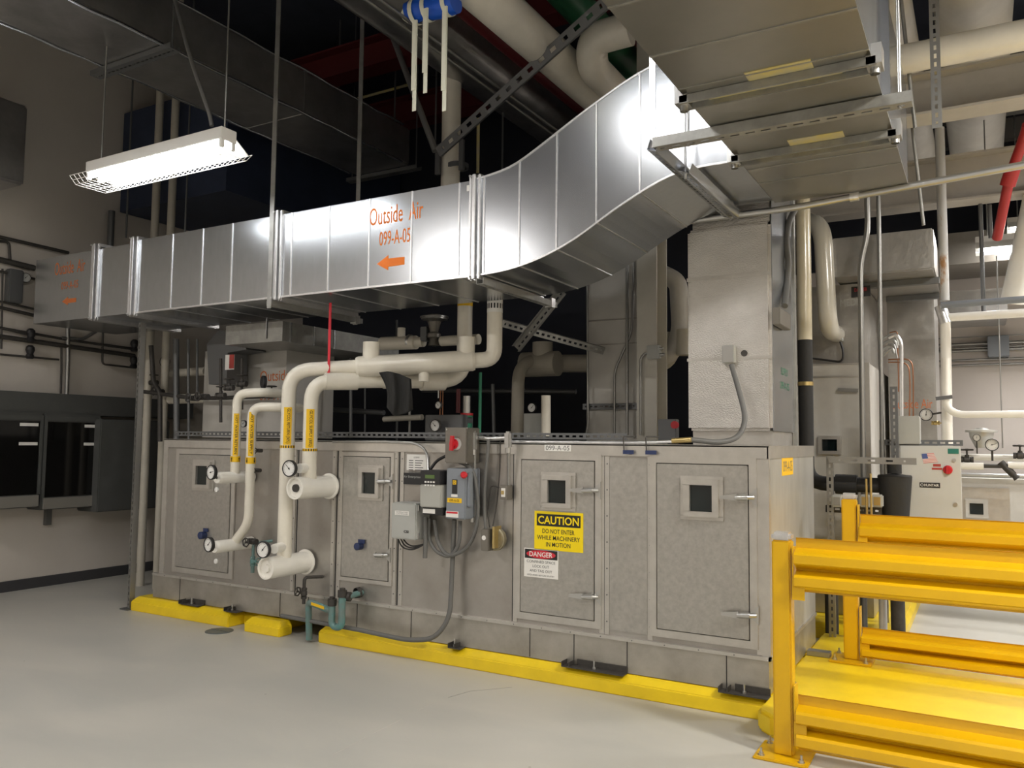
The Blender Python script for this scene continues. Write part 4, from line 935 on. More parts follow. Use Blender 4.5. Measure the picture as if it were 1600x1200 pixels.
finish('steel_pipe', MB().tube([(p.x, 5.8, ZT+.247), (p.x, 5.8, s2_.z-.12)], .033, 12), 'steel', t_)
# control valve behind the big header
t_ = thing('control_valve', 'pneumatic control valve with a round diaphragm top, behind the big header', 'valve', at(676, 545, y=5.75))
vx = at(678, 540, y=5.75); zz = lambda py: Z(678, py, 5.75)
finish('diaphragm', MB().lathe((vx.x, 5.75, zz(503)), (0, 0, 1), [(0, 0), (0, .05), (.01, .07), (.02, .115), (.035, .115), (.035, .125), (.045, .125), (.05, .09), (.065, .05), (.065, 0)], 24), 'conduit', t_)
finish('yoke', MB().lathe((vx.x, 5.75, zz(540)), (0, 0, 1), [(0, 0), (0, .05), (.06, .035), (.07, .06), (.10, .06), (.12, .035), (zz(503)-zz(540), .06), (zz(503)-zz(540), 0)], 16), 'steel_box', t_)
finish('positioner', MB().box(vx.x-.13, vx.x-.06, 5.72, 5.80, zz(532), zz(510)), 'dark_strut', t_, .005)
pv = thing('insulated_pipe', 'cream pipe carrying the pneumatic control valve, behind the big header', 'pipe', at(660, 537, y=5.78), 'insulated pipes behind the unit')
a, b, c_, d_ = at(597, 537, y=5.78), at(662, 534, y=5.78), at(690, 533, y=5.78), at(748, 530, y=5.78)
finish('left_jacket', MB().tube([a, at(650, 535, y=5.78)], .062, 18), 'cream', pv); finish('pipe_section', MB().tube([at(640, 535, y=5.78), b], .045, 16), 'cream', pv); finish('pipe_section', MB().tube([c_, d_], .045, 16), 'cream', pv)
p = at(627, 528, y=5.78); finish('branch_stub', MB().tube([p, (p.x, p.y, p.z+.09)], .036, 14), 'cream', pv)
p = at(641, 534, y=5.78); finish('chrome_ring', MB().lathe(p, (1, 0, .0), [(-.02, .055), (-.01, .066), (.01, .066), (.02, .055)], 18), 'steel', pv)
# black cloth draped over the supply header
def cloth():
    mb = MB(); up_ = [(592, 582), (606, 580), (622, 584), (640, 592)]; lo_ = [(604, 636), (615, 650), (632, 646), (643, 640)]
    n = 14; vs = []
    for j in range(9):
        for i in range(n+1):
            f = i/n; k = f*3; a = min(int(k), 2); g = k-a
            ux = up_[a][0]*(1-g)+up_[a+1][0]*g; uy = up_[a][1]*(1-g)+up_[a+1][1]*g; lx = lo_[a][0]*(1-g)+lo_[a+1][0]*g; ly = lo_[a][1]*(1-g)+lo_[a+1][1]*g
            t = j/8; sag = math.sin(t*math.pi)*6*(1-f)
            yy = 4.86+.03*math.sin(f*11+t*2)+.05*t
            vs.append(at(ux*(1-t)+lx*t+sag, uy*(1-t)+ly*t, y=yy))
    k = len(vs); vs += [v+Vector((0, .02, 0)) for v in vs]; fs = []
    for j in range(8):
        for i in range(n):
            a = j*(n+1)+i; fs += [(a, a+1, a+n+2, a+n+1), (k+a, k+a+n+1, k+a+n+2, k+a+1)]
    mb.add(vs, fs, True); return mb
simple('black_cloth', cloth(), 'black_foam', 'black cloth hanging over the lower cream header pipe', 'cloth')
xr = at(514, 550, y=4.72); 
simple('red_strap', MB().box(xr.x-.012, xr.x+.012, 4.72, 4.724, Z(514, 607, 4.72), zb-.035), 'sign_red', 'bright red strap hanging from the duct in front of the header pipe', 'strap')
for i, (a, b, w_, y_, m) in enumerate((((548, 560), (548, 684), 5, 6.2, 'dark_strut'), ((640, 600), (640, 684), 4, 6.4, 'conduit'), ((600, 655), (660, 652), 9, 6.3, 'old_cream'), ((520, 640), (600, 645), 8, 6.6, 'dark_strut'), ((570, 570), (570, 684), 3, 6.6, 'dark_strut'), ((660, 610), (900, 612), 7, 7.4, 'dark_strut'), ((770, 600), (772, 684), 6, 6.6, 'dark_strut'), ((620, 500), (620, 690), 4, 7.0, 'dark_strut'))):
    A, B_ = at(*a, y=y_), at(*b, y=y_); simple('background_pipe', MB().tube([A, B_], rad(w_, A), 8), m, ['dim vertical rod right of the black cloth side, nearest the big riser', 'dim steel rod left of the rear dial gauges', 'short dim cream pipe lying behind the black cloth', 'dim horizontal pipe behind the big risers', 'very thin dim rod behind the supply riser', 'long dim horizontal pipe in the dark behind the unit', 'dim rod behind the pull fittings', 'tall thin dim rod below the small valve pipe'][i], 'pipe', 'dim pipes in the dark behind the unit')
# white duct with orange stencil on the unit, left part
x0, x1 = X(318, 620, 5.55), X(446, 620, 5.55); 
t_ = thing('plenum_box', 'pale plenum box with rust red Outside stencil, behind the small cream pipes', 'plenum', ((x0+x1)/2, 5.8, ZT+.02))
finish('body', MB().box(x0, x1, 5.55, 6.2, ZT+.02, Z(380, 545, 5.55)), 'casing_pale', t_)
a = at(407, 580, y=5.548); b = at(452, 594, y=5.548)
text('Outside', ((a.x+b.x)/2, 5.5475, (a.z+b.z)/2), b.x-a.x, .10, 'dim_orange', t_); text('099-A-05', ((a.x+b.x)/2, 5.5475, (a.z+b.z)/2-.19), (b.x-a.x), .085, 'dim_orange', t_)
# cross duct below the silver duct, running to the back
xs2 = -4.75; a = at(340, 520, x=-5.4); 
xd = -5.15; ya = at(345, 540, x=xd).y; yb_ = at(540, 560, x=xd).y; zd0 = at(536, 547, x=xd).z
t_ = thing('return_duct', 'dull grey duct running back just under the silver duct, above the small pipes', 'duct', (xd-.3, (ya+yb_)/2, zd0))
ya = max(ya, DY1+.05)
ya = 5.0; yb_ = max(yb_, 6.6)
finish('body', MB().box(xd-.7, xd, ya, yb_, zd0, min(zd0+.45, zb-.09)), 'galv_dull', t_)
sm2 = MB()
for px in (416, 454, 490, 522): yy = at(px, 530, x=xd).y; sm2.box(xd, xd+.008, yy-.008, yy+.008, zd0, min(zd0+.45, zb-.09))
finish_split('standing_seam', sm2, 'galv', t_)
# ================================================================= LEFT WALL
WX = XL
sp = MB().strut((at(210, 950, z=0).x, 4.76, .012), (at(210, 950, z=0).x, 4.76, zb-.035), .045, .045, (-.2, -1, 0), pitch=.05, slot=.028); bx_ = at(210, 950, z=0).x
t_ = thing('slotted_post', 'slotted grey steel post standing on the floor at the left end of the unit', 'post', (bx_, 4.76, 0)); finish('channel', sp, 'conduit', t_); finish('foot_plate', MB().box(bx_-.05, bx_+.05, 4.71, 4.83, 0, .012), 'dark_strut', t_)
def wy(px, py): return at(px, py, x=WX+.25)
def panel(label, pxa, pxb, pyt, pyb, depth=.25, group='dark electrical panels on the left wall', kind='glass', sd=.0):
    x = WX+depth; a = at(pxa, pyt, x=x); b = at(pxb, pyt, x=x); zt_ = a.z; zb_ = at(pxa, pyb, x=x).z
    t_ = thing('electrical_panel', label, 'electrical panel', (WX+depth/2, (a.y+b.y)/2, zb_), group)
    finish('cabinet', MB().box(WX+.002, x, a.y, b.y, zb_, zt_), 'panel_grey', t_, .01)
    if kind == 'glass':
        d_ = b.y-a.y
        g_ = finish('glass_front', MB().box(x, x+.004, a.y+.06*d_, b.y-.04*d_, zb_+.13, zt_-.09), 'glass_panel', t_)
        finish('front_lip', MB().prism([(a.y+.04*d_, zb_+.12), (b.y-.02*d_, zb_+.12), (b.y-.02*d_, zb_+.01), (a.y+.04*d_, zb_+.01)], 'x', x, x+.02), 'panel_lip', t_)
        finish('front_frame', MB().box(x, x+.012, a.y, a.y+.05*d_, zb_+.13, zt_-.03).box(x, x+.012, b.y-.03*d_, b.y, zb_+.13, zt_-.03).box(x, x+.012, a.y+.05*d_, b.y-.03*d_, zt_-.08, zt_-.03), 'panel_grey', t_)
        for dz_ in (.11, .30): finish('tag_strip', MB().box(x+.004, x+.006, b.y-.30*d_, b.y-.06*d_, zt_-dz_-.03, zt_-dz_), 'label_white', g_)
    return t_
panel('black fronted electrical panel at the left edge of the photo', 0-60, 68, 640, 800)
panel('black fronted electrical panel, second from the left on the wall', 70, 158, 645, 797)
panel('plain dark electrical cabinet on the left wall beside the slotted post', 158, 266, 655, 800, .36, kind='plain')
a = at(0, 610, x=WX+.2); b = at(262, 622, x=WX+.2); zl = at(100, 648, x=WX+.2).z
simple('wire_gutter', MB().box(WX+.002, WX+.22, 3.4, 6.6, zl, a.z), 'panel_grey', 'long dark wiring gutter above the electrical panels', 'gutter', bevel=.004)
p = at(74, 808, x=WX+.02); simple('conduit_fitting', MB().box(WX+.002, WX+.05, p.y-.03, p.y+.03, p.z-.08, p.z+.08), 'grey_conduit', 'small grey box on the left wall below the panels', 'conduit fitting')
def wc(label, pts, r=.012, m='dark_iron', off=.05, bend=.04, grp='dark conduits on the left wall'):
    return simple('wall_conduit', MB().tube([at(a, b, x=WX+off) for a, b in pts], r, 8, bend), m, label, 'conduit', grp)
for i, (y0, y1) in enumerate(((370, 395), (405, 419), (424, 436), (471, 483), (480, 493), (512, 525))):
    wc(['topmost', 'second', 'third', 'fourth', 'fifth', 'sixth'][i]+' long conduit down the left wall, beside the duct end', [(-40, y0-9), (107 if i == 0 else 54, y1)], [.018, .03, .014, .012, .018, .012][i])
wc('long conduit below the duct end, running to the slotted post, upper', [(-40, 505), (100, 530), (210, 546)], .014)
wc('long thick conduit below the duct end, running to the slotted post', [(-40, 520), (210, 556)], .024)
wc('stepped conduit on the left wall with a drop to the panels', [(60, 532), (96, 538), (96, 580), (95, 615)], .011)
wc('low conduit stub to the left of the stepped one', [(-40, 550), (92, 562)], .011)
wc('grey vertical conduit dropping to the wiring gutter below the duct end', [(106, 510), (106, 560), (104, 618)], .022, 'conduit')
wc('rectangular conduit loop on the wall left of the slotted post', [(212, 545), (160, 538), (160, 569), (212, 575)], .011)
wc('short vertical conduit above the loop by the slotted post', [(161, 517), (160, 540)], .011)
wc('curved cable dropping below the duct end', [(150, 518), (130, 530), (96, 528)], .018, 'conduit')
wc('small bent conduit at the left edge, above the gauge', [(-20, 376), (14, 378), (16, 410)], .014)
wc('dark vertical conduit at the left edge of the photo', [(4, 420), (2, 545)], .01)
for i, (px, py) in enumerate(((48, 524), (47, 550), (210, 540), (209, 566))):
    p = at(px, py, x=WX+.06); simple('valve_actuator', MB().lathe((p.x, p.y, p.z-.07), (0, 0, 1), [(0, 0), (0, .03), (.02, .045), (.05, .03), (.09, .045), (.12, .04), (.14, .02), (.14, 0)], 12), 'black', ['black wall valve below the red glow at the duct end, upper', 'black wall valve below the duct end, lower', 'black valve beside the top of the slotted post, upper', 'black valve beside the slotted post, lower'][i], 'valve', 'black valves on the left wall')
g = at(40, 434, x=WX+.08); gauge('dial gauge on the left wall beside the duct end', g, rad(15, g), None, (1, -.4, 0), rim='dark_iron', facem='box_grey')
p = at(22, 440, x=WX+.05); simple('regulator_box', MB().box(WX+.004, WX+.1, p.y-.07, p.y+.07, p.z-.22, p.z+.12), 'dark_strut', 'dark regulator box on the left wall beside the dial gauge', 'control box', bevel=.01)
for i, px in enumerate((243, 268)):
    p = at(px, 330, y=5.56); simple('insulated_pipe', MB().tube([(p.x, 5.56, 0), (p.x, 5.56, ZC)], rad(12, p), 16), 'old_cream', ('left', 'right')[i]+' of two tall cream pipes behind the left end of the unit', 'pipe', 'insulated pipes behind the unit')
g = at(257, 565, y=6.0); gauge('dial gauge on the piping behind the slotted post', g, rad(18, g), None, (.2, -1, 0), rim='dark_iron', facem='box_grey')
pipe_run('cream pipe with rounded end, lying above the far left door', [(266, 624, 5.6), (330, 622, 5.6)], 15, 'cream')
pipe_run('cream pipe stub above the other one at the left end of the unit', [(262, 584, 5.7), (322, 580, 5.7)], 13, 'old_cream')
for i, (px, py, ax) in enumerate(((240, 598, 0), (250, 612, 1), (305, 622, 1), (320, 620, 1), (345, 618, 0), (358, 606, 0), (378, 600, 0), (424, 618, 0))):
    v = at(px, py, y=5.1 if px > 300 else 5.5)
    valve('dark iron valve '+['left of the two cream pipes near the slotted post', 'just above the cream pipe stub end', 'on the end of the rounded cream pipe', 'second along from the rounded cream pipe end', 'with a tall stem left of the small cream elbow', 'directly behind the upper small cream elbow', 'with handwheel up, over the small cream elbow', 'between the small elbow and the big riser'][i], v, (1, 0, 0) if ax else (1, .2, 0), .02, (0, 0, 1) if not ax else (0, -1, 0), group='dark iron valves at the left end')
for i, (pts, r_) in enumerate(((((225, 612), (300, 622), (345, 622), (440, 618)), .02), (((236, 540), (240, 598), (250, 612), (250, 690)), .024), (((345, 560), (345, 618), (345, 660)), .014), (((378, 560), (378, 640)), .012), (((275, 530), (276, 690)), .03), (((294, 530), (295, 690)), .014), (((308, 530), (308, 622)), .012))):
    simple('iron_pipe', MB().tube([at(a, b, y=5.42 if i != 2 and i != 3 else 5.12) for a, b in pts], r_, 10, .05), 'dark_iron' if i < 4 else 'dark_strut', ['dark iron pipe run joining the valves above the far left door', 'dark iron pipe bending down left of the cream stubs', 'dark upright iron pipe just left of the small cream elbow', 'thin dark upright pipe behind the small cream elbow', 'wide dark steel tube left of the pale plenum', 'second dark tube left of the pale plenum', 'third and thinnest dark tube left of the pale plenum'][i], 'pipe', 'dark iron pipes at the left end')
g = at(413, 597, y=5.0); gauge('dark backed dial gauge over the upper small cream pipe', g, rad(20, g), (g.x, g.y+.02, g.z-.14), (.5, 1, .0), rim='black')
g = at(380, 662, y=4.9); gauge('little dark gauge hanging between the two small risers', g, rad(11, g), None, (.3, -1, 0), rim='black', facem='box_grey')
# grey fan housing under the duct, left
a = at(322, 535, y=5.24); t_ = thing('fan_housing', 'grey sheet metal damper housing with a coloured tag, under the silver duct at left', 'housing', a)
x0, x1, za, zb_ = rect(322, 536, 355, 600, 5.24); finish('body', MB().prism([(x0, zb_), (x0+.15, zb_+.12), (x1+.12, zb_+.1), (x1+.25, zb_-.08), (x1, zb_-.1), (x1, za), (x0+.05, za)], 'y', 5.24, 5.48), 'dark_strut', t_)
finish('tag_plate', MB().box(x1-.02, x1+.10, 5.233, 5.238, zb_-.26, zb_-.12), 'label_white', t_); finish('tag_plate', MB().box(x1+.04, x1+.10, 5.228, 5.233, zb_-.25, zb_-.12), 'tag_red', t_)
# ================================================================= HANGING FLUORESCENT LAMP
LY = 3.58
lx0, lx1 = at(134, 252, y=LY).x, at(346, 197, y=LY).x; lz = (at(134, 252, y=LY).z+at(346, 197, y=LY).z)/2
def fixture(label, x0, x1, y, z, watts, on=True, rods=True, wire=True):
    t_ = thing('fluorescent_lamp', label, 'ceiling lamp', ((x0+x1)/2, y+.08, z-.16), 'hanging fluorescent lamps')
    finish('housing', MB().box(x0, x1, y, y+.13, z-.085, z), 'fixture', t_, .004)
    rf = MB()
    for s_ in (-1, 1):
        yc = y+.065; rf.prism([(yc+s_*.065, z-.06), (yc+s_*.17, z-.135), (yc+s_*.172, z-.130), (yc+s_*.065, z-.055)], 'x', x0, x1)
    if wire: finish('reflector', MB().prism([(y+.13, z-.06), (y+.235, z-.135), (y+.237, z-.130), (y+.13, z-.055)], 'x', x0, x1), 'fixture', t_)
    else: finish('reflector', rf, 'fixture', t_)
    for yy in (y+.02, y+.11): 
        o = finish('tube', MB().tube([(x0+.03, yy, z-.11), (x1-.03, yy, z-.11)], .017, 12), 'tube', t_)
        for x in (x0+.015, x1-.015): finish('lamp_holder', MB().box(x-.01, x+.01, yy-.014, yy+.014, z-.135, z-.085), 'fixture', t_)
    if wire:
        g_ = MB(); n = 30
        for i in range(n+1):
            x = x0-.03+(x1-x0+.06)*i/n
            g_.tube([(x, y-.10, z-.13), (x, y-.05, z-.185), (x, y+.19, z-.185), (x, y+.24, z-.13)], .0022, 5, .01)
        for yy, zz_ in ((y-.10, z-.13), (y-.05, z-.185), (y+.02, z-.185), (y+.1, z-.185), (y+.19, z-.185), (y+.24, z-.13), (y-.075, z-.157)):
            g_.tube([(x0-.03, yy, zz_), (x1+.03, yy, zz_)], .003, 5)
        finish('wire_guard', g_, 'label_white', t_)
    if rods:
        for x in (x0+.1, x1-.04): finish('hanger_rod', MB().tube([(x, y+.06, z), (x, y+.06, ZC)], .006, 6), 'conduit', t_)
    return t_
L1 = fixture('lit fluorescent lamp with wire guard hanging left, in front of the silver duct', lx0, lx1, LY, lz, 0)
finish('power_conduit', MB().tube([at(331, 197, y=LY+.05), at(328, 180, y=LY+.05), at(300, 100, y=LY+.05), at(268, -20, y=LY+.05), (at(268, -20, y=LY+.05).x, LY+.05, ZC)], .014, 10, .2), 'conduit', L1)
# the other fixtures, out of view; some added to light the right and back
for i, (x, y, z, p, c_) in enumerate(LAMPS):
    lab = ['fluorescent lamp outside the top of the photo above the duct bend', 'fluorescent lamp behind the viewer, right', 'fluorescent lamp behind the viewer, left', 'added unseen fluorescent lamp lighting the right side rails', 'fluorescent lamp to the right of the viewer', 'added unseen fluorescent lamp lighting the aisle at the right', 'added unseen fluorescent lamp lighting the background near the back wall'][i]
    fixture(lab, x-.6, x+.6, y-.065, z+.2, p, wire=False)
    area((x, y, z+.03), 1.2, .25, p*LK, c_)
fl = at(1524, 385, y=8.6); L3 = fixture('lit fluorescent lamp far back at the right, over the pipes', fl.x, fl.x+1.2, 8.6, fl.z+.09, 0, wire=False)
# ================================================================= OVERHEAD, LEFT AND CENTRE
zb2_ = 4.5; xo0, xo1 = at(150, 118, z=4.46).x+.12, at(262, 75, z=4.46).x-.06
zt2_ = at(400, 68, x=xo1).z
t_ = thing('overhead_duct', 'dark foil wrapped duct overhead, running back above the hanging lamp', 'duct', ((xo0+xo1)/2, 3.5, zb2_))
ye = at(640, 290, x=xo1).y
finish('body', MB().box(xo0, xo1, .6, ye, zb2_, zt2_), 'foil_dark', t_, .02)
for (x_e, z_e) in ((xo1, zb2_), (xo0, zb2_), (xo1, zt2_)):
    P_ = [(x_e+random.uniform(-.008, .008), .6+k*.22, z_e+random.uniform(-.008, .008)) for k in range(int((ye-.6)/.22)+1)]
    finish('edge_tape', MB().tube(P_, .013, 6), 'galv', t_)
for yy in (2.2, 3.9, 5.3): finish('wrap_seam', MB().box(xo0-.003, xo1+.004, yy, yy+.03, zb2_-.004, zt2_), 'foil_dark', t_)
for i, (a, b) in enumerate((((150, 118), (262, 75)), ((528, 286), (614, 268)))):
    y_ = (at(*a, z=zb2_-.02).y+at(*b, z=zb2_-.02).y)/2
    q = thing('duct_support', ('dark slotted channel under the overhead foil duct, near the lamp', 'dark slotted channel under the far end of the overhead foil duct')[i], 'duct hanger', ((xo0+xo1)/2, y_, zb2_-.08), 'dark hanger channels')
    finish('channel', MB().strut((xo0-.15, y_, zb2_-.045), (xo1+.1, y_, zb2_-.045), .09, .04, (0, 0, -1), slot=.03), 'dark_strut', q)
    for x in (xo0-.1, xo1+.06): finish('hanger_rod', MB().tube([(x, y_, zb2_-.05), (x, y_, ZC)], .007, 6), 'dark_strut', q)
p = at(38, 290, x=-7.6)
simple('overhead_duct', MB().box(XL+.1, -7.6, 3.0, p.y, p.z, p.z+.75), 'foil_dark', 'dark duct end at the far left edge above the Outside Air duct', 'duct', bevel=.02)
# unlit depth behind: an added dark sheet and a dark duct box stand for it
struct('unlit_depth_sheet', MB().box(XL, X(1090, 500, 8.6), 8.6, 8.7, 0, ZC), 'unlit_depth')
x0 = max(X(157, 300, 5.66), XL+.02)
t_ = simple('overhead_duct', MB().box(x0, -6.7, 5.66, 8.55, Z(157, 338, 5.66), 5.25), 'unlit_blue_duct', 'huge duct box, coloured dark blue for the unlit space behind the silver duct', 'duct')
for i, (a, b, w_) in enumerate((((168, 392), (168, 345), .1), ((320, 330), (300, 300), .05))):
    pass
vpipe('hanger_channel', 173, 330, 400, 5.5, 10, 'dark_strut', 'dark vertical channel under the dark blue duct at the left', 'channel')
# roof steel and brace pieces
def beam(label, y, pxa, pya, h, m='beam_paint', x0=None, x1=None, fl=.14, name='roof_beam', z=None, group='painted steel beams overhead'):
    p = at(pxa, pya, y=y); z = p.z if z is None else z; x0 = XL if x0 is None else x0; x1 = XR if x1 is None else x1
    mb = MB().box(x0, x1, y-fl, y+fl, z, z+.018).box(x0, x1, y-.006, y+.006, z+.018, z+h-.018).box(x0, x1, y-fl, y+fl, z+h-.018, z+h)
    return simple(name, mb, m, label, 'beam', group)
def ypipe(label, px, py, z, wpx, m, y0=1.0, y1=11.5, name='overhead_pipe', group='overhead pipes running to the back', n=22, cat='pipe'):
    p = at(px, py, z=z); return simple(name, MB().tube([(p.x, y0, z), (p.x, y1, z)], rad(wpx, p), n), m, label, cat, group)
ypipe('thick cream pipe overhead crossing behind the perforated angle', 850, 75, 4.55, 62, 'cream', y1=8.4)
ypipe('dark red pipe overhead, left of the thick cream pipe', 800, 80, 5.0, 22, 'dark_red', y1=8.4)
pg = thing('overhead_pipe', 'cream pipe with a big S elbow overhead, next to the wide duct', 'pipe', at(930, 80, z=4.5), 'overhead pipes running to the back')
P_ = [at(985, 45, z=4.62), at(925, 62, z=4.6), at(925, 105, z=4.45), at(1000, 180, z=4.45)]
finish('bent_pipe', MB().tube(P_, rad(50, P_[1]), 24, .35), 'cream', pg)
p = at(945, 82, y=P_[1].y-.3); 
ypipe('thick dark green pipe overhead beside the cream elbow', 950, 62, 5.05, 48, 'dark_green', y1=8.4)
for i, (px, py) in enumerate(((700, 92), (700, 78))):
    ypipe('thin galvanised conduit overhead, '+('lower' if i == 0 else 'upper')+' of the slanting pair', px, py, 4.3+.02*i, 5, 'conduit', y0=2.0, y1=8.4, group='thin conduits overhead', n=8)
vpipe('insulated_pipe', 706, 0, 290, 6.1, 30, 'cream', 'tall cream vertical pipe rising behind the duct beside the white straps', 'pipe', 'insulated pipes behind the unit', to=3.0)
p = at(706, 250, y=6.0)
t_ = thing('pipe_clamp', 'dark bracket clamped round the tall cream vertical pipe', 'clamp', p)
finish('clamp_band', MB().lathe((p.x, 6.1, p.z-.05), (0, 0, 1), [(0, .08), (0, .10), (.04, .10), (.04, .08)], 20), 'dark_strut', t_)
for dx_ in (-.14, .12): finish('side_arm', MB().bar((p.x+dx_, 5.98, p.z-.12), (p.x+dx_, 5.98, p.z+.16), .045, .03, (0, 1, 0)), 'dark_strut', t_)
def brace(label, a, ya, b, yb_, w_=.08, m='dark_strut', slot=True, name='brace_angle', up=(0, -1, -.3)):
    A, B_ = at(*a, y=ya), at(*b, y=yb_)
    return simple(name, MB().strut(A, B_, w_, .03, up, pitch=.12, slot=.05, sw=.03) if slot else MB().tube([A, B_], w_/2, 10), m, label, 'brace', 'steel braces overhead')
brace('perforated angle brace rising right from the pipe clamp to the wide duct', (684, 238), 5.6, (952, -2), 5.0, .085)
brace('round grey brace pipe slanting down past the white straps', (600, 20), 5.9, (680, 236), 5.9, .06, 'conduit', False)
brace('thin yellow-green pipe behind the overhead duct', (545, 158), 7.0, (640, 132), 7.0, .03, 'tape', False)
brace('short grey channel behind the blue foam roll', (596, 27), 5.0, (650, 5), 5.0, .09, 'conduit')
vpipe('hanger_rod', 747, 185, 270, 6.3, 5, 'tape', 'thin yellowish rod behind the flanged duct joint', 'rod')
for i, (px, y_) in enumerate(((531, 6.9), (618, 6.9), (682, 6.5), (786, 6.9), (296, 5.5), (205, 5.5), (888, 7.4))): vpipe('hanger_rod', px, 0, [150, 215, 235, 300, 370, 370, 20][i], y_, 3, 'dark_strut', ['dark hanger rod above the overhead foil duct', 'dark hanger rod left of the white straps', 'dark hanger rod beside the cream pipe', 'dark hanger rod right of the cream pipe', 'thin hanger rod behind the lamp', 'thin hanger rod left of the cream pair', 'hanger rod beside the green pipe'][i], 'rod', 'hanger rods overhead')
for i, (y_, z_) in enumerate(((6.6, 5.5), (7.6, 5.3))):
    simple('roof_beam', MB().box(XL, -1.9, y_-.12, y_+.12, z_, z_+.02).box(XL, -1.9, y_-.008, y_+.008, z_+.02, z_+.3).box(XL, -1.9, y_-.12, y_+.12, z_+.3, z_+.32), 'dark_red', ('nearer', 'farther')[i]+' dark red roof beam above the overhead duct', 'beam', 'dark red roof beams')
simple('overhead_duct', MB().tube([(-4.05, 1.5, 5.15), (-4.05, 8.3, 5.15)], .3, 28), 'foil_dark', 'round dark duct high above the white straps', 'duct')
# blue foam roll with hanging straps
ft = thing('foam_roll', 'blue foam roll tied to a pipe at the top of the photo', 'foam roll', at(675, 15, y=4.2))
A, B_ = at(640, 22, y=4.2), at(712, 2, y=4.2)
finish('roll', MB().tube([A, A+(B_-A)*.3+Vector((0, 0, .02)), A+(B_-A)*.6-Vector((0, 0, .01)), B_], .075, 20, .1), 'blue', ft)
finish('roll_end', MB().lathe(A, A-B_, [(0, .07), (.05, .03), (.055, 0)], 16), 'strap_white', ft)
for i, (px, py0, py1) in enumerate(((649, 24, 172), (666, 5, 144), (696, 2, 172))):
    p0 = at(px, py0, y=4.1); p1_ = at(px, py1, y=4.1); p2_ = at(px, py1-32, y=4.1)
    w2 = .018; mb = MB().box(p0.x-w2*1.3, p0.x+w2*.5, 4.10, 4.104, p2_.z, p0.z-.03).box(p0.x-w2*.9, p0.x+w2*.7, 4.106, 4.11, p1_.z, p0.z-.03)
    mb.lathe(A+(B_-A)*[.15, .42, .85][i], B_-A, [(-.015, .079), (-.015, .083), (.015, .083), (.015, .079)], 20)
    simple('hanging_strap', mb, 'strap_white', ['left', 'middle', 'right'][i]+' pale strap hanging from the blue foam roll', 'strap', 'pale straps hanging from the foam roll')
# ================================================================= RIGHT SIDE BACKGROUND
# insulated pipes and second unit
UY2 = 7.45
x0, x1 = X(1200, 650, UY2), X(1358, 650, UY2); zc_ = Z(1310, 568, UY2)
u2 = thing('air_handling_unit', 'second grey air handling unit behind, with a small dark window', 'air handling unit', ((x0+x1)/2, 8.4, .12))
finish('casing', MB().box(x0, x1, UY2, 9.4, .3, zc_), 'casing_pale', u2); finish('base_skirt', MB().box(x0, x1+.01, UY2-.02, 9.4, .125, .3), 'skirt', u2)
finish('corner_trim', MB().box(x1-.03, x1+.008, UY2-.01, UY2+.04, .3, zc_), 'trim_metal', u2)
finish('top_trim', MB().box(x0, x1, UY2-.008, UY2, zc_-.12, zc_-.105).box(x0, x1, UY2-.008, UY2, zc_-.01, zc_), 'trim_metal', u2)
wx0, wx1, wz0, wz1 = rect(1279, 681, 1314, 710, UY2-.02)
finish('window_frame', MB().box(wx0, wx1, UY2-.04, UY2, wz0, wz0+.03).box(wx0, wx1, UY2-.04, UY2, wz1-.03, wz1).box(wx0, wx0+.03, UY2-.04, UY2, wz0+.03, wz1-.03).box(wx1-.03, wx1, UY2-.04, UY2, wz0+.03, wz1-.03), 'trim_metal', u2, .002)
finish('window_pane', MB().box(wx0+.03, wx1-.03, UY2-.01, UY2-.001, wz0+.03, wz1-.03), 'glass_dark', u2)
p = at(1322, 609, y=UY2); finish('door_latch', MB().bar((p.x-.06, UY2-.03, p.z), (p.x+.1, UY2-.03, p.z-.01), .02, .03), 'conduit', u2)
curb('equipment_curb', -2.4, -.57, 7.0, 9.2, .12, 'yellow curb under the second air handling unit at the back', ends=(0, 1))
t_ = thing('plenum_box', 'grey plenum above the second unit, with a small dark sign', 'plenum', ((x0+x1)/2, 8.2, zc_)); finish('body', MB().box(x0, x1-.03, UY2+.02, 9.0, zc_+.002, at(1400, 425, y=7.15).z-.01), 'foil_flat', t_)
p = at(1348, 456, y=UY2+.01); q = finish('small_sign', MB().box(p.x-.09, p.x+.06, UY2+.008, UY2+.018, p.z-.04, p.z+.05), 'black', t_); text('DANGER', (p.x-.015, UY2+.0072, p.z+.02), .1, .03, 'sign_red', q)
text('MEDI', (X(1326, 472, UY2), UY2+.0185, Z(1326, 472, UY2)), .14, .06, 'box_grey', t_)
t_ = thing('junction_box', 'small grey box on the second plenum, right of the glossy cream elbow', 'junction box', at(1311, 525, y=UY2-.05)); x0_, x1_, za, zb_ = rect(1306, 516, 1316, 532, UY2-.06); finish('box', MB().box(x0_, x1_, UY2-.06, UY2+.018, za, zb_), 'box_grey', t_, .004); finish('cord', MB().tube([at(1313, 534, y=UY2-.03), at(1318, 550, y=UY2-.04), at(1316, 566, y=UY2-.03), at(1270, 560, y=UY2-.02)], .009, 8, .06), 'black', t_)
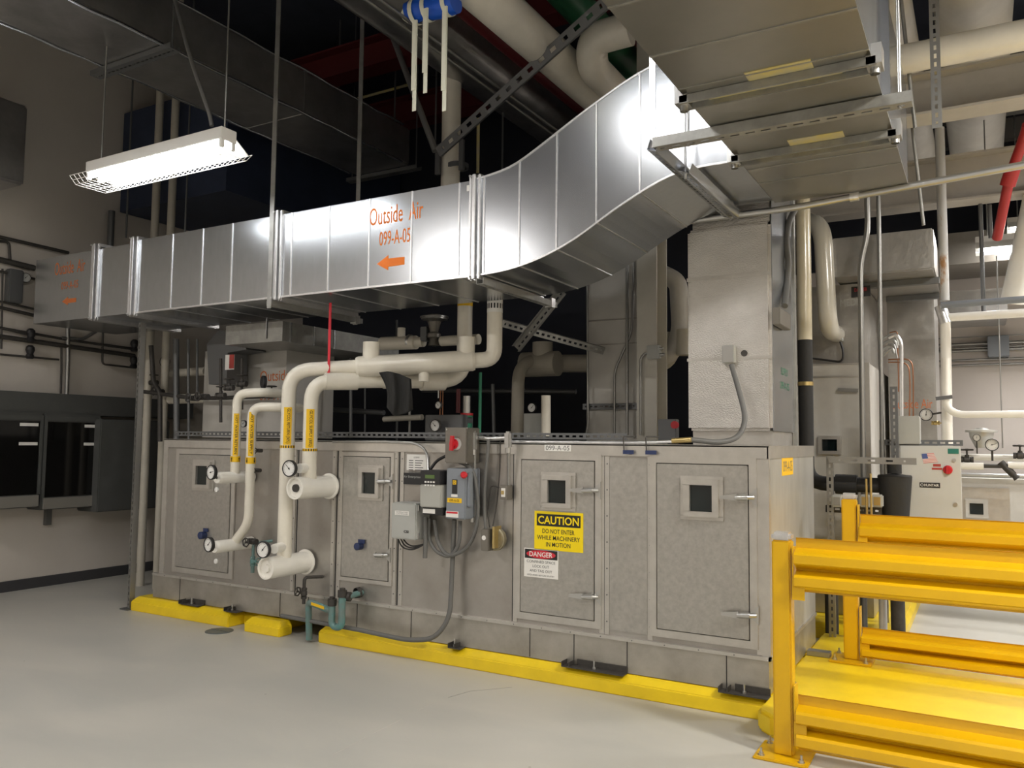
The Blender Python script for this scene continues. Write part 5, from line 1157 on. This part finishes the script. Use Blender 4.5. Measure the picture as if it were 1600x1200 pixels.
# horizontal foil duct and vertical foil duct
yF = 7.15; x0, x1, za, zb_ = X(1300, 400, yF), X(1459, 400, yF), Z(1400, 425, yF), Z(1400, 362, yF)
t_ = thing('wrapped_duct', 'foil wrapped duct turning overhead above the second unit', 'duct', ((x0+x1)/2, 7.6, za)); finish('body', MB().box(x0, x1, yF, 8.6, za, zb_), 'foil_flat', t_, .01)
finish('support_channel', MB().box(x0+.2, x1+.02, yF+.35, yF+.41, za-.05, za-.002), 'dark_strut', t_); finish('support_channel', MB().box(x0+.3, x1, yF+1.15, yF+1.21, za-.05, za-.002), 'dark_strut', t_)
yV = 8.7; x0, x1 = X(1387, 550, yV), X(1461, 550, yV)
t_ = thing('wrapped_duct', 'foil wrapped vertical duct at the back with orange lettering near its foot', 'duct', ((x0+x1)/2, 9, 1.2)); finish('body', MB().box(x0, x1, yV, 9.5, 1.25, Z(1420, 440, yV)), 'foil_flat', t_, .01)
p = at(1424, 631, y=yV); text('Outside Air', (p.x, yV-.001, p.z), .36, .09, 'dim_orange', t_)
for i, px in enumerate((1378, 1381)): pass
x0, x1, za, zb_ = rect(1398, 650, 1437, 694, 7.0); simple('junction_box', MB().box(x0, x1, 7.0, 7.15, za, zb_), 'box_grey', 'grey junction box above the left end of the white control cabinet', 'junction box', bevel=.005)
for i, (pts, m) in enumerate((([(1390, 520), (1402, 517), (1404, 590), (1404, 612)], 'copper'), ([(1388, 562), (1425, 560), (1427, 590), (1427, 650)], 'copper'), ([(1388, 566), (1420, 566), (1422, 600), (1421, 650)], 'copper'), ([(1388, 528), (1400, 522), (1409, 535), (1409, 650)], 'galv_bright'), ([(1386, 540), (1398, 540), (1402, 560)], 'conduit'))):
    conduit(['thin tube making the topmost corner beside the foil duct', 'outer thin copper tube dropping to the grey junction box', 'inner thin copper tube dropping to the grey junction box', 'bright conduit curving down to the grey junction box', 'short bent conduit at the corner of the second unit'][i], pts, 8.0-.1*i, (2, 2.2, 2.2, 5, 3)[i], m, .08)
for i, k in enumerate(range(4)): conduit(['first', 'second', 'third', 'fourth'][i]+' curved grey conduit at the corner of the second unit, counted from the top', [(1376, 532+9*k), (1388, 524+8*k), (1400-k*2, 526+6*k), (1403-2*k, 540+4*k)], 7.9-.05*k, 4.5, 'galv_dull', .1)
# vertical pipes
by_ = 6.75; p = at(1256, 420, y=by_); r_ = rad(22, p); zj = Z(1256, 532, by_)
simple('insulated_pipe', MB().tube([(p.x, by_, zj+.002), (p.x, by_, ZC)], r_, 22), 'cream_gloss', 'glossy cream vertical pipe right of the foil plenum', 'pipe', 'insulated pipes behind the unit')
zh = Z(1300, 756, by_); rh2 = rad(21, at(1300, 756, y=by_)); xb2 = X(1398, 760, by_)
t_ = thing('chilled_water_pipe', 'black foam insulated pipe dropping behind the unit and running right to the black pump', 'pipe', (p.x, by_, zh))
finish('foam_pipe', MB().tube([(p.x, by_, zj), (p.x, by_, zh), (xb2, by_, zh)], r_, 22, .15), 'black_foam', t_)
finish('foam_sleeve', MB().tube([(X(1306, 760, by_), by_, zh), (X(1340, 760, by_), by_, zh)], r_*1.35, 22), 'black_foam', t_)
z_ = Z(1256, 600, by_); finish('brass_band', MB().lathe((p.x, by_, z_-.015), (0, 0, 1), [(0, r_), (0, r_*1.06), (.03, r_*1.06), (.03, r_)], 20), 'brass', t_)
pc = at(1398, 775, y=by_-.05); r1_, r0_ = rad(50, pc), rad(36, pc); zt_ = Z(1398, 742, by_); zb3 = Z(1398, 842, by_)
t_ = thing('insulated_pump', 'black insulated bucket shaped pump housing behind the rear rail', 'pump', (pc.x, by_, zb3))
finish('insulated_body', MB().lathe((pc.x, by_-.02, zb3), (0, 0, 1), [(0, 0), (0, r0_), (.12, r0_*1.05), (zt_-zb3-.01, r1_), (zt_-zb3, r1_*.94), (zt_-zb3+.01, 0)], 18), 'black_foam', t_)
finish('neck', MB().lathe((pc.x, by_-.02, zt_+.01), (0, 0, 1), [(0, 0), (0, .05), (.1, .05), (.1, 0)], 14), 'black_foam', t_)
finish('support_leg', MB().tube([(pc.x, by_, .121), (pc.x, by_, zb3)], .05, 12), 'dark_iron', t_)
gy = 7.1; P_ = [at(1262, 372, y=7.3), at(1287, 365, y=gy), at(1292, 400, y=gy), at(1294, 515, y=gy), at(1303, 520, y=7.44)]
simple('insulated_pipe', MB().tube([at(1258, 345, y=7.4), at(1285, 352, y=gy), at(1294, 515, y=gy), at(1306, 522, y=7.46)], rad(28, at(1290, 450, y=gy)), 24, .22), 'gloss_grey', 'glossy thick cream elbow pipe entering the second plenum', 'pipe', 'insulated pipes behind the unit')
conduit('left of two long grey conduits in front of the second unit, offset halfway', [(1354, 278), (1356, 365), (1344, 410), (1350, 820)], 6.95, 8.5, 'conduit', .25)
conduit('right of two long grey conduits in front of the second unit, straight', [(1372, 278), (1374, 400), (1380, 820)], 7.0, 6.5, 'conduit', .1)
# strut rack with transmitters
rk = thing('strut_rack', 'slotted channel rack behind the rear rail carrying small transmitters', 'rack', at(1295, 800, y=6.5))
a = at(1296, 712, y=6.55); finish('upright', MB().strut((a.x, 6.55, .0), (a.x, 6.55, a.z), .045, .03, (0, -1, 0)), 'conduit', rk)
z_ = a.z-.03; finish('cross_channel', MB().strut((a.x, 6.5, z_), (X(1432, 717, 6.5), 6.5, z_), .045, .03, (0, -1, 0), pitch=.1, slot=.03), 'conduit', rk)
a = at(1396, 604, y=6.9); finish('upright', MB().strut((a.x, 6.9, .5), (a.x, 6.9, a.z), .05, .04, (0, -1, 0)), 'dark_strut', rk)
z5 = Z(1340, 797, 6.6); finish('cross_channel', MB().strut((X(1290, 797, 6.6), 6.6, z5), (X(1378, 797, 6.6), 6.6, z5), .05, .03, (0, -1, 0)), 'dark_iron', rk)
for i, px in enumerate((1308, 1331, 1352, 1371)):
    p = at(px, 783, y=6.5); 
    t_ = thing('transmitter', ['first', 'second', 'third', 'fourth'][i]+' small grey transmitter from the left on the rack behind the rear rail', 'transmitter', p, 'transmitters on the rack')
    finish('body', MB().box(p.x-.04, p.x+.035, 6.5, 6.57, p.z-.045, p.z+.045), 'box_grey', t_, .008); finish('face', MB().box(p.x-.025, p.x+.02, 6.495, 6.4995, p.z-.03, p.z+.03), 'brass' if i > 1 else 'conduit', t_)
for i, px in enumerate((1354, 1361)): vpipe('brass_tube', px, 748-8*i, 806, 6.45, 3.5, 'brass', ('left', 'right')[i]+' of two thin brass tubes in front of the black pipe', 'tube')
# parts of a valve train seen between the rails
for i, (px, py, w_, h_, m) in enumerate(((1300, 955, 20, 46, 'dark_iron'), (1350, 940, 10, 60, 'dark_strut'), (1380, 955, 12, 40, 'casing_pale'))):
    p = at(px, py+20, y=6.85); simple('pipe_stand', MB().tube([(p.x, 6.85, 0), (p.x, 6.85, Z(px, py-40, 6.85))], rad(w_, p), 10), m, ['dark iron pipe stand behind the rear rail post', 'grey pipe stand right of the rear rail post', 'pale pipe stand near the yellow back curb'][i], 'pipe stand')
# white control cabinet
cyy = 7.0; x0, x1 = X(1408, 750, cyy), X(1501, 750, cyy); z1 = Z(1455, 698, cyy); z0 = .78
hb = thing('control_cabinet', 'white control cabinet with a small flag sticker and red rotary switch', 'control cabinet', ((x0+x1)/2, cyy, z0))
finish('enclosure', MB().box(x0, x1, cyy+.02, cyy+.28, z0, z1), 'cabinet_white', hb, .006); dr_ = finish('door', MB().box(x0-.004, x1+.004, cyy, cyy+.018, z0-.004, z1+.006), 'cabinet_white', hb, .004)
p = at(1481, 734, y=cyy); finish('rotary_switch', MB().lathe((p.x, cyy, p.z), (0, -1, 0), [(0, .033), (.015, .033), (.02, .026), (.02, 0)], 18).bar((p.x, cyy-.03, p.z-.028), (p.x, cyy-.03, p.z+.028), .02, .02, (0, 1, 0)), 'red', dr_)
for py in (719, 788): p = at(1491 if py < 750 else 1493, py, y=cyy); finish('door_lock', MB().lathe((p.x, cyy, p.z), (0, -1, 0), [(0, .014), (.012, .014), (.012, 0)], 12), 'steel', dr_)
x0_, x1_, za, zb_ = rect(1437, 754, 1469, 762, cyy); q = finish('maker_label', MB().box(x0_, x1_, cyy-.003, cyy, za, zb_), 'black', dr_); text('HUNTAIR', ((x0_+x1_)/2+.012, cyy-.0036, (za+zb_)/2), (x1_-x0_)*.72, (zb_-za)*.5, 'label_white', q, bold=.02)
finish('label_ring', MB().lathe((x0_+.016, cyy-.003, (za+zb_)/2), (0, -1, 0), [(0, .008), (0, .011), (.001, .011), (.001, .008)], 14), 'label_white', q)
x0_, x1_, za, zb_ = rect(1481, 701, 1498, 709, cyy); finish('green_label', MB().box(x0_, x1_, cyy-.003, cyy, za, zb_), 'teal_label', dr_)
for (a_, b_, c2, d2) in ((1458, 725, 1470, 729), (1456, 731, 1472, 734)):
    x0_, x1_, za, zb_ = rect(a_, b_, c2, d2, cyy); finish('red_label', MB().box(x0_, x1_, cyy-.003, cyy, za, zb_), 'tag_red', dr_)
A, B_, C_, D_ = at(1440, 709, y=cyy), at(1459, 708, y=cyy), at(1466, 722, y=cyy), at(1443, 724, y=cyy)
fg = finish('flag_sticker', MB().add([(v.x, cyy-.002, v.z) for v in (A, B_, C_, D_)], [(0, 1, 2, 3)]), 'label_white', dr_)
for i in range(7):
    t0, t1_ = i*2/13, (i*2+1)/13; f = lambda s_, t: (A+(B_-A)*s_)*(1-t)+(D_+(C_-D_)*s_)*t
    s0 = .42 if i < 4 else 0; mb = MB().add([(v.x, cyy-.0026, v.z) for v in (f(s0, t0), f(1, t0), f(1, t1_), f(s0, t1_))], [(0, 1, 2, 3)]); finish('flag_stripe', mb, 'flag_pink', fg)
finish('flag_canton', MB().add([(v.x, cyy-.003, v.z) for v in (f(0, 0), f(.42, 0), f(.42, 7/13), f(0, 7/13))], [(0, 1, 2, 3)]), 'flag_blue', fg)
zq = z1+.03; finish('mounting_channel', MB().strut((x0-.12, cyy+.1, zq), (x1+.02, cyy+.1, zq), .04, .03, (0, -1, 0)), 'dark_strut', hb)
for x in (x0-.16, x0-.06): finish('support_leg', MB().strut((x, cyy+.31, .0), (x, cyy+.31, z1+.05), .04, .03, (0, -1, 0)), 'conduit', hb)
g = at(1447, 648, y=8.2); gauge('dial gauge above the white control cabinet', g, rad(19, g), (g.x+.14, g.y, g.z+.02), (0, -1, 0), hand=.1)
v = at(1462, 661, y=8.2); valve('small brass valve below the gauge above the white cabinet', v, (1, 0, 0), .014, (1, 0, 0), m='brass', group='small valves at the right')
# cream pipework at the right
ry = 8.0; p = at(1474, 400, y=ry)
simple('rusty_pipe', MB().tube([(X(1468, 200, ry), ry, Z(1468, 200, ry)), (p.x, ry, Z(1474, 470, ry))], rad(14, p), 18), 'rust', 'white vertical pipe with rust stains at the upper right', 'pipe', 'pale pipes at the right')
simple('insulated_pipe', MB().tube([at(1477, 500, y=ry), (X(1478, 600, ry), ry, Z(1478, 700, ry))], rad(15, p), 18), 'white_pipe', 'white vertical pipe behind the white control cabinet', 'pipe', 'pale pipes at the right')
simple('pipe_elbow', MB().tube([at(1469, 478, y=ry), at(1478, 505, y=ry)], rad(17, p), 18), 'galv_bright', 'silver jacketed bend joining the rusty and white vertical pipes', 'pipe fitting')
simple('insulated_pipe', MB().tube([at(1482, 496, y=ry), (2.6, ry, at(1482, 496, y=ry).z)], rad(13, p), 16), 'white_pipe', 'upper horizontal white pipe at the right', 'pipe', 'pale pipes at the right')
a = at(1478, 640, y=ry); simple('insulated_pipe', MB().tube([at(1478, 560, y=ry-.12), (a.x, ry-.12, Z(1478, 648, ry-.12)), (2.6, ry-.12, Z(1478, 648, ry-.12))], rad(11, a), 16, .15), 'white_pipe', 'horizontal white pipe turning from the vertical one, at gauge height', 'pipe', 'pale pipes at the right')
a = at(1470, 477, y=7.9); simple('conduit', MB().tube([a, (2.6, 7.9, a.z+.02)], .03, 10), 'switch_grey', 'blue grey horizontal conduit at the upper right', 'conduit')
simple('clamp_bar', MB().bar(at(1462, 623, y=7.85), at(1488, 620, y=7.85), .03, .03), 'dark_strut', 'short dark clamp on the white vertical pipe', 'clamp')
for i, (pa, pb, w_) in enumerate((((1502, 714), (1600, 712), 10), ((1502, 728), (1537, 728), 11), ((1575, 727), (1620, 727), 11))):
    A = at(*pa, y=8.6-.15*(i > 0)); B_ = at(*pb, y=A.y); simple('insulated_pipe', MB().tube([A, (B_.x, A.y, A.z)], rad(w_, A), 16), 'white_pipe', ['rear low white pipe right of the control cabinet', 'front low white pipe touching the control cabinet', 'low white pipe at the right edge of the photo'][i], 'pipe', 'pale pipes at the right')
A = at(1537, 728, y=8.45); simple('valve_train', MB().tube([A, (X(1576, 728, 8.45), 8.45, A.z)], .018, 10).lathe((X(1570, 728, 8.45), 8.45, A.z), (.6, 0, -.7), [(-.05, .03), (.1, .03), (.1, .02), (.14, .03), (.14, 0)], 10), 'dark_iron', 'dark iron strainer between the two low white pipes', 'valve')
for i, (px, py) in enumerate(((1511, 712), (1594, 706))): valve(('dark handwheel valve just right of the control cabinet', 'dark handwheel valve at the far right edge')[i], at(px, py+6, y=8.5), (1, 0, 0), .022, (0, 0, 1), group='small valves at the right', wr=.05)
for i, (px, py, w_) in enumerate(((1526, 684, 11), (1550, 695, 19))): g = at(px, py, y=8.3); gauge(('small dial gauge beside the steel strainer cup', 'large dial gauge among the pipes right of the cabinet')[i], g, rad(w_, g), (g.x, g.y+.05, g.z-.14), hand=.1+1.2*i)
p = at(1534, 700, y=8.5); simple('strainer_cup', MB().lathe((p.x, 8.5, p.z), (0, 0, 1), [(0, 0), (0, .05), (.10, .095), (.14, .10), (.14, .13), (.16, .13), (.165, .06), (.18, .05), (.18, 0)], 20), 'casing_side', 'round steel valve top behind the dial gauges at the right', 'valve')
vpipe('hanger_cable', 1562, 400, 700, 8.3, 2, 'conduit', 'thin vertical rod in front of the pale back wall', 'rod')
# third unit
yU = 9.2; x0 = X(1500, 780, yU); x1_ = 3.2; zt_ = Z(1550, 748, yU)
u3 = thing('air_handling_unit', 'pale third unit at the right edge with a little brown window', 'air handling unit', ((x0+x1_)/2, 10, .0)); finish('casing', MB().box(x0, x1_, yU, 11.0, .01, zt_), 'casing_pale', u3)
finish('door', MB().box(X(1503, 790, yU), X(1578, 790, yU), yU-.03, yU-.001, .3, Z(1540, 762, yU)), 'trim_metal', u3, .004)
wx0, wx1, wz0, wz1 = rect(1508, 780, 1544, 810, yU-.04); finish('window_frame', MB().box(wx0, wx1, yU-.05, yU-.031, wz0, wz1), 'casing_pale', u3, .004); finish('window_pane', MB().box(wx0+.04, wx1-.04, yU-.056, yU-.051, wz0+.04, wz1-.04), 'glass_dark', u3)
finish('top_pipe', MB().tube([(x0, yU-.02, zt_+.03), (x1_, yU-.02, zt_+.03)], .022, 10), 'steel', u3)
# back wall conduits and box
yW = YB-.08
for i, (py, r_) in enumerate(((537, .02), (547, .02), (562, .014), (570, .014), (526, .008), (543, .012))):
    z = Z(1530, py, yW); simple('wall_conduit', MB().tube([(X(1460, py, yW), yW, z), (XR-.05, yW, z)], r_, 8), 'conduit', ['highest', 'second', 'fourth', 'lowest', 'thinnest', 'third'][i]+' horizontal conduit on the pale back wall', 'conduit', 'conduits on the back wall')
x0, x1, za, zb_ = rect(1543, 524, 1577, 557, yW-.15); simple('pull_box', MB().box(x0, x1, yW-.15, yW+.05, za, zb_), 'switch_grey', 'dark grey pull box on the pale back wall', 'junction box', bevel=.01)
# beams, pipes overhead at the right
beam('pale roof beam at the right with pipes passing over it, farther one', 8.2, 1500, 318, .42, x0=X(1240, 320, 8.2), fl=.12)
beam('pale roof beam just right of the wide duct, nearer one', 6.3, 1500, 178, .30, x0=X(1380, 180, 6.3), fl=.12)
p = at(1500, 75, y=5.6); r_ = rad(46, p); simple('overhead_pipe', MB().tube([(X(1405, 95, 5.6), 5.6, p.z), (XR-.3, 5.6, p.z)], r_, 24), 'cream', 'thick pale pipe crossing overhead right of the wide duct', 'pipe', 'overhead pipes running to the back')
ypipe('white pipe overhead directly right of the wide duct', 1436, 240, 4.75, 48, 'insul_white', y0=2.5, y1=11)
ypipe('widest white insulated pipe overhead at the right', 1525, 220, 4.85, 76, 'insul_white', y0=2.5, y1=11)
ypipe('pale pipe end just past the wide duct, over the two grey conduits', 1352, 290, 4.4, 42, 'insul_white', y0=7.0, y1=10)
p = at(1462, 120, y=5.2); simple('slotted_channel', MB().strut((p.x, 5.2, Z(1462, 200, 5.2)), (p.x, 5.2, ZC), .05, .03, (0, -1, 0)), 'conduit', 'vertical slotted channel hanging at the upper right', 'channel')
for i, (a, b) in enumerate((((1408, 0), (1430, 200)), ((1420, 150), (1443, 352)))): simple('hanger_rod', MB().tube([at(*a, y=5.6+.9*i), at(*b, y=5.7+.9*i)], .012, 8), 'galv_dull', ('bright bent hanger rod beside the wide duct', 'dark hanger rod over the turning foil duct')[i], 'rod', 'hanger rods at the right')
a, b = at(960, 360, y=5.4), at(1240, 325, y=5.44)
simple('overhead_conduit', MB().tube([a, b, at(1330, 308, y=5.46), at(1620, 254, y=5.3)], .022, 12, .1), 'steel', 'long bright galvanised pipe crossing in front of the plenum top', 'pipe')
simple('pipe_coupling', MB().tube([at(1328, 308, y=5.45), at(1342, 306, y=5.45)], .03, 12), 'galv_bright', 'bright coupling on the long galvanised pipe', 'pipe fitting')
simple('sprinkler_pipe', MB().tube([at(1606, 195, y=6.9), at(1600, 215, y=7.0), at(1578, 275, y=7.3), at(1558, 372, y=7.8)], .038, 14, .05), 'fire_red', 'red sprinkler pipe slanting at the upper right edge', 'pipe')
simple('sprinkler_fitting', MB().tube([at(1574, 290, y=7.25), at(1583, 262, y=7.2)], .055, 14), 'fire_red', 'red grooved fitting on the sprinkler pipe', 'pipe fitting')
simple('insulated_pipe', MB().tube([at(1625, 290, y=8.2), at(1604, 390, y=8.2), at(1585, 470, y=8.4)], rad(40, at(1590, 400, y=8.2)), 18, .3), 'white_pipe', 'thick white pipe curving down behind the far lamp', 'pipe', 'pale pipes at the right')
x0, x1, za, zb_ = X(1478, 470, 10.5), X(1574, 470, 10.5), Z(1530, 495, 10.5), Z(1530, 452, 10.5)
simple('wrapped_duct', MB().box(x0, x1, 10.5, 11.4, za, zb_), 'foil_flat', 'foil wrapped duct far back at the right, under the lamp', 'duct', bevel=.01)
simple('overhead_duct', MB().box(X(1478, 400, 10.8), XR-.2, 10.8, 11.8, Z(1530, 410, 10.8), Z(1530, 360, 10.8)), 'steel_box', 'dull duct at the back behind the far lamp', 'duct')
for i, (px, y0_, y1_, y_) in enumerate(((1534, 300, 560-70, 8.3), (1547, 320, 372, 8.3))): vpipe('slotted_channel', px, y0_, y1_, y_, 6, 'dark_strut', ('vertical grey channel left of the far lamp', 'thin grey rod above the far lamp')[i], 'channel')
for i, (y_, z_) in enumerate(((9.3, 5.2), (10.3, 5.2), (11.2, 5.2))): simple('roof_joist', MB().box(XR-6.5, XR, y_-.06, y_+.06, z_, z_+.25), 'beam_dark', ['nearest', 'middle', 'farthest'][i]+' dark roof joist at the far right', 'beam', 'dark roof joists')
struct('unlit_upper_sheet', MB().box(X(1090, 500, 8.6), XR, YB-.06, YB-.002, 4.0, ZC), 'unlit_depth')  # added dark sheet, shade of the space above the back wall as colour

# pale scratches in the floor paint
for i, (a, b) in enumerate((((520, 1180), (560, 1158)), ((562, 1156), (574, 1151)), ((583, 1146), (628, 1124)), ((655, 1109), (677, 1098)), ((700, 1090), (735, 1080)), ((735, 1080), (800, 1074)))):
    A, B_ = at(*a, z=.0), at(*b, z=.0)
    finish('floor_scratch', MB().bar((A.x, A.y, .0005), (B_.x, B_.y, .0005), .0035, .001), 'insul_white' if i < 4 else 'conduit', bpy.data.objects['floor'])
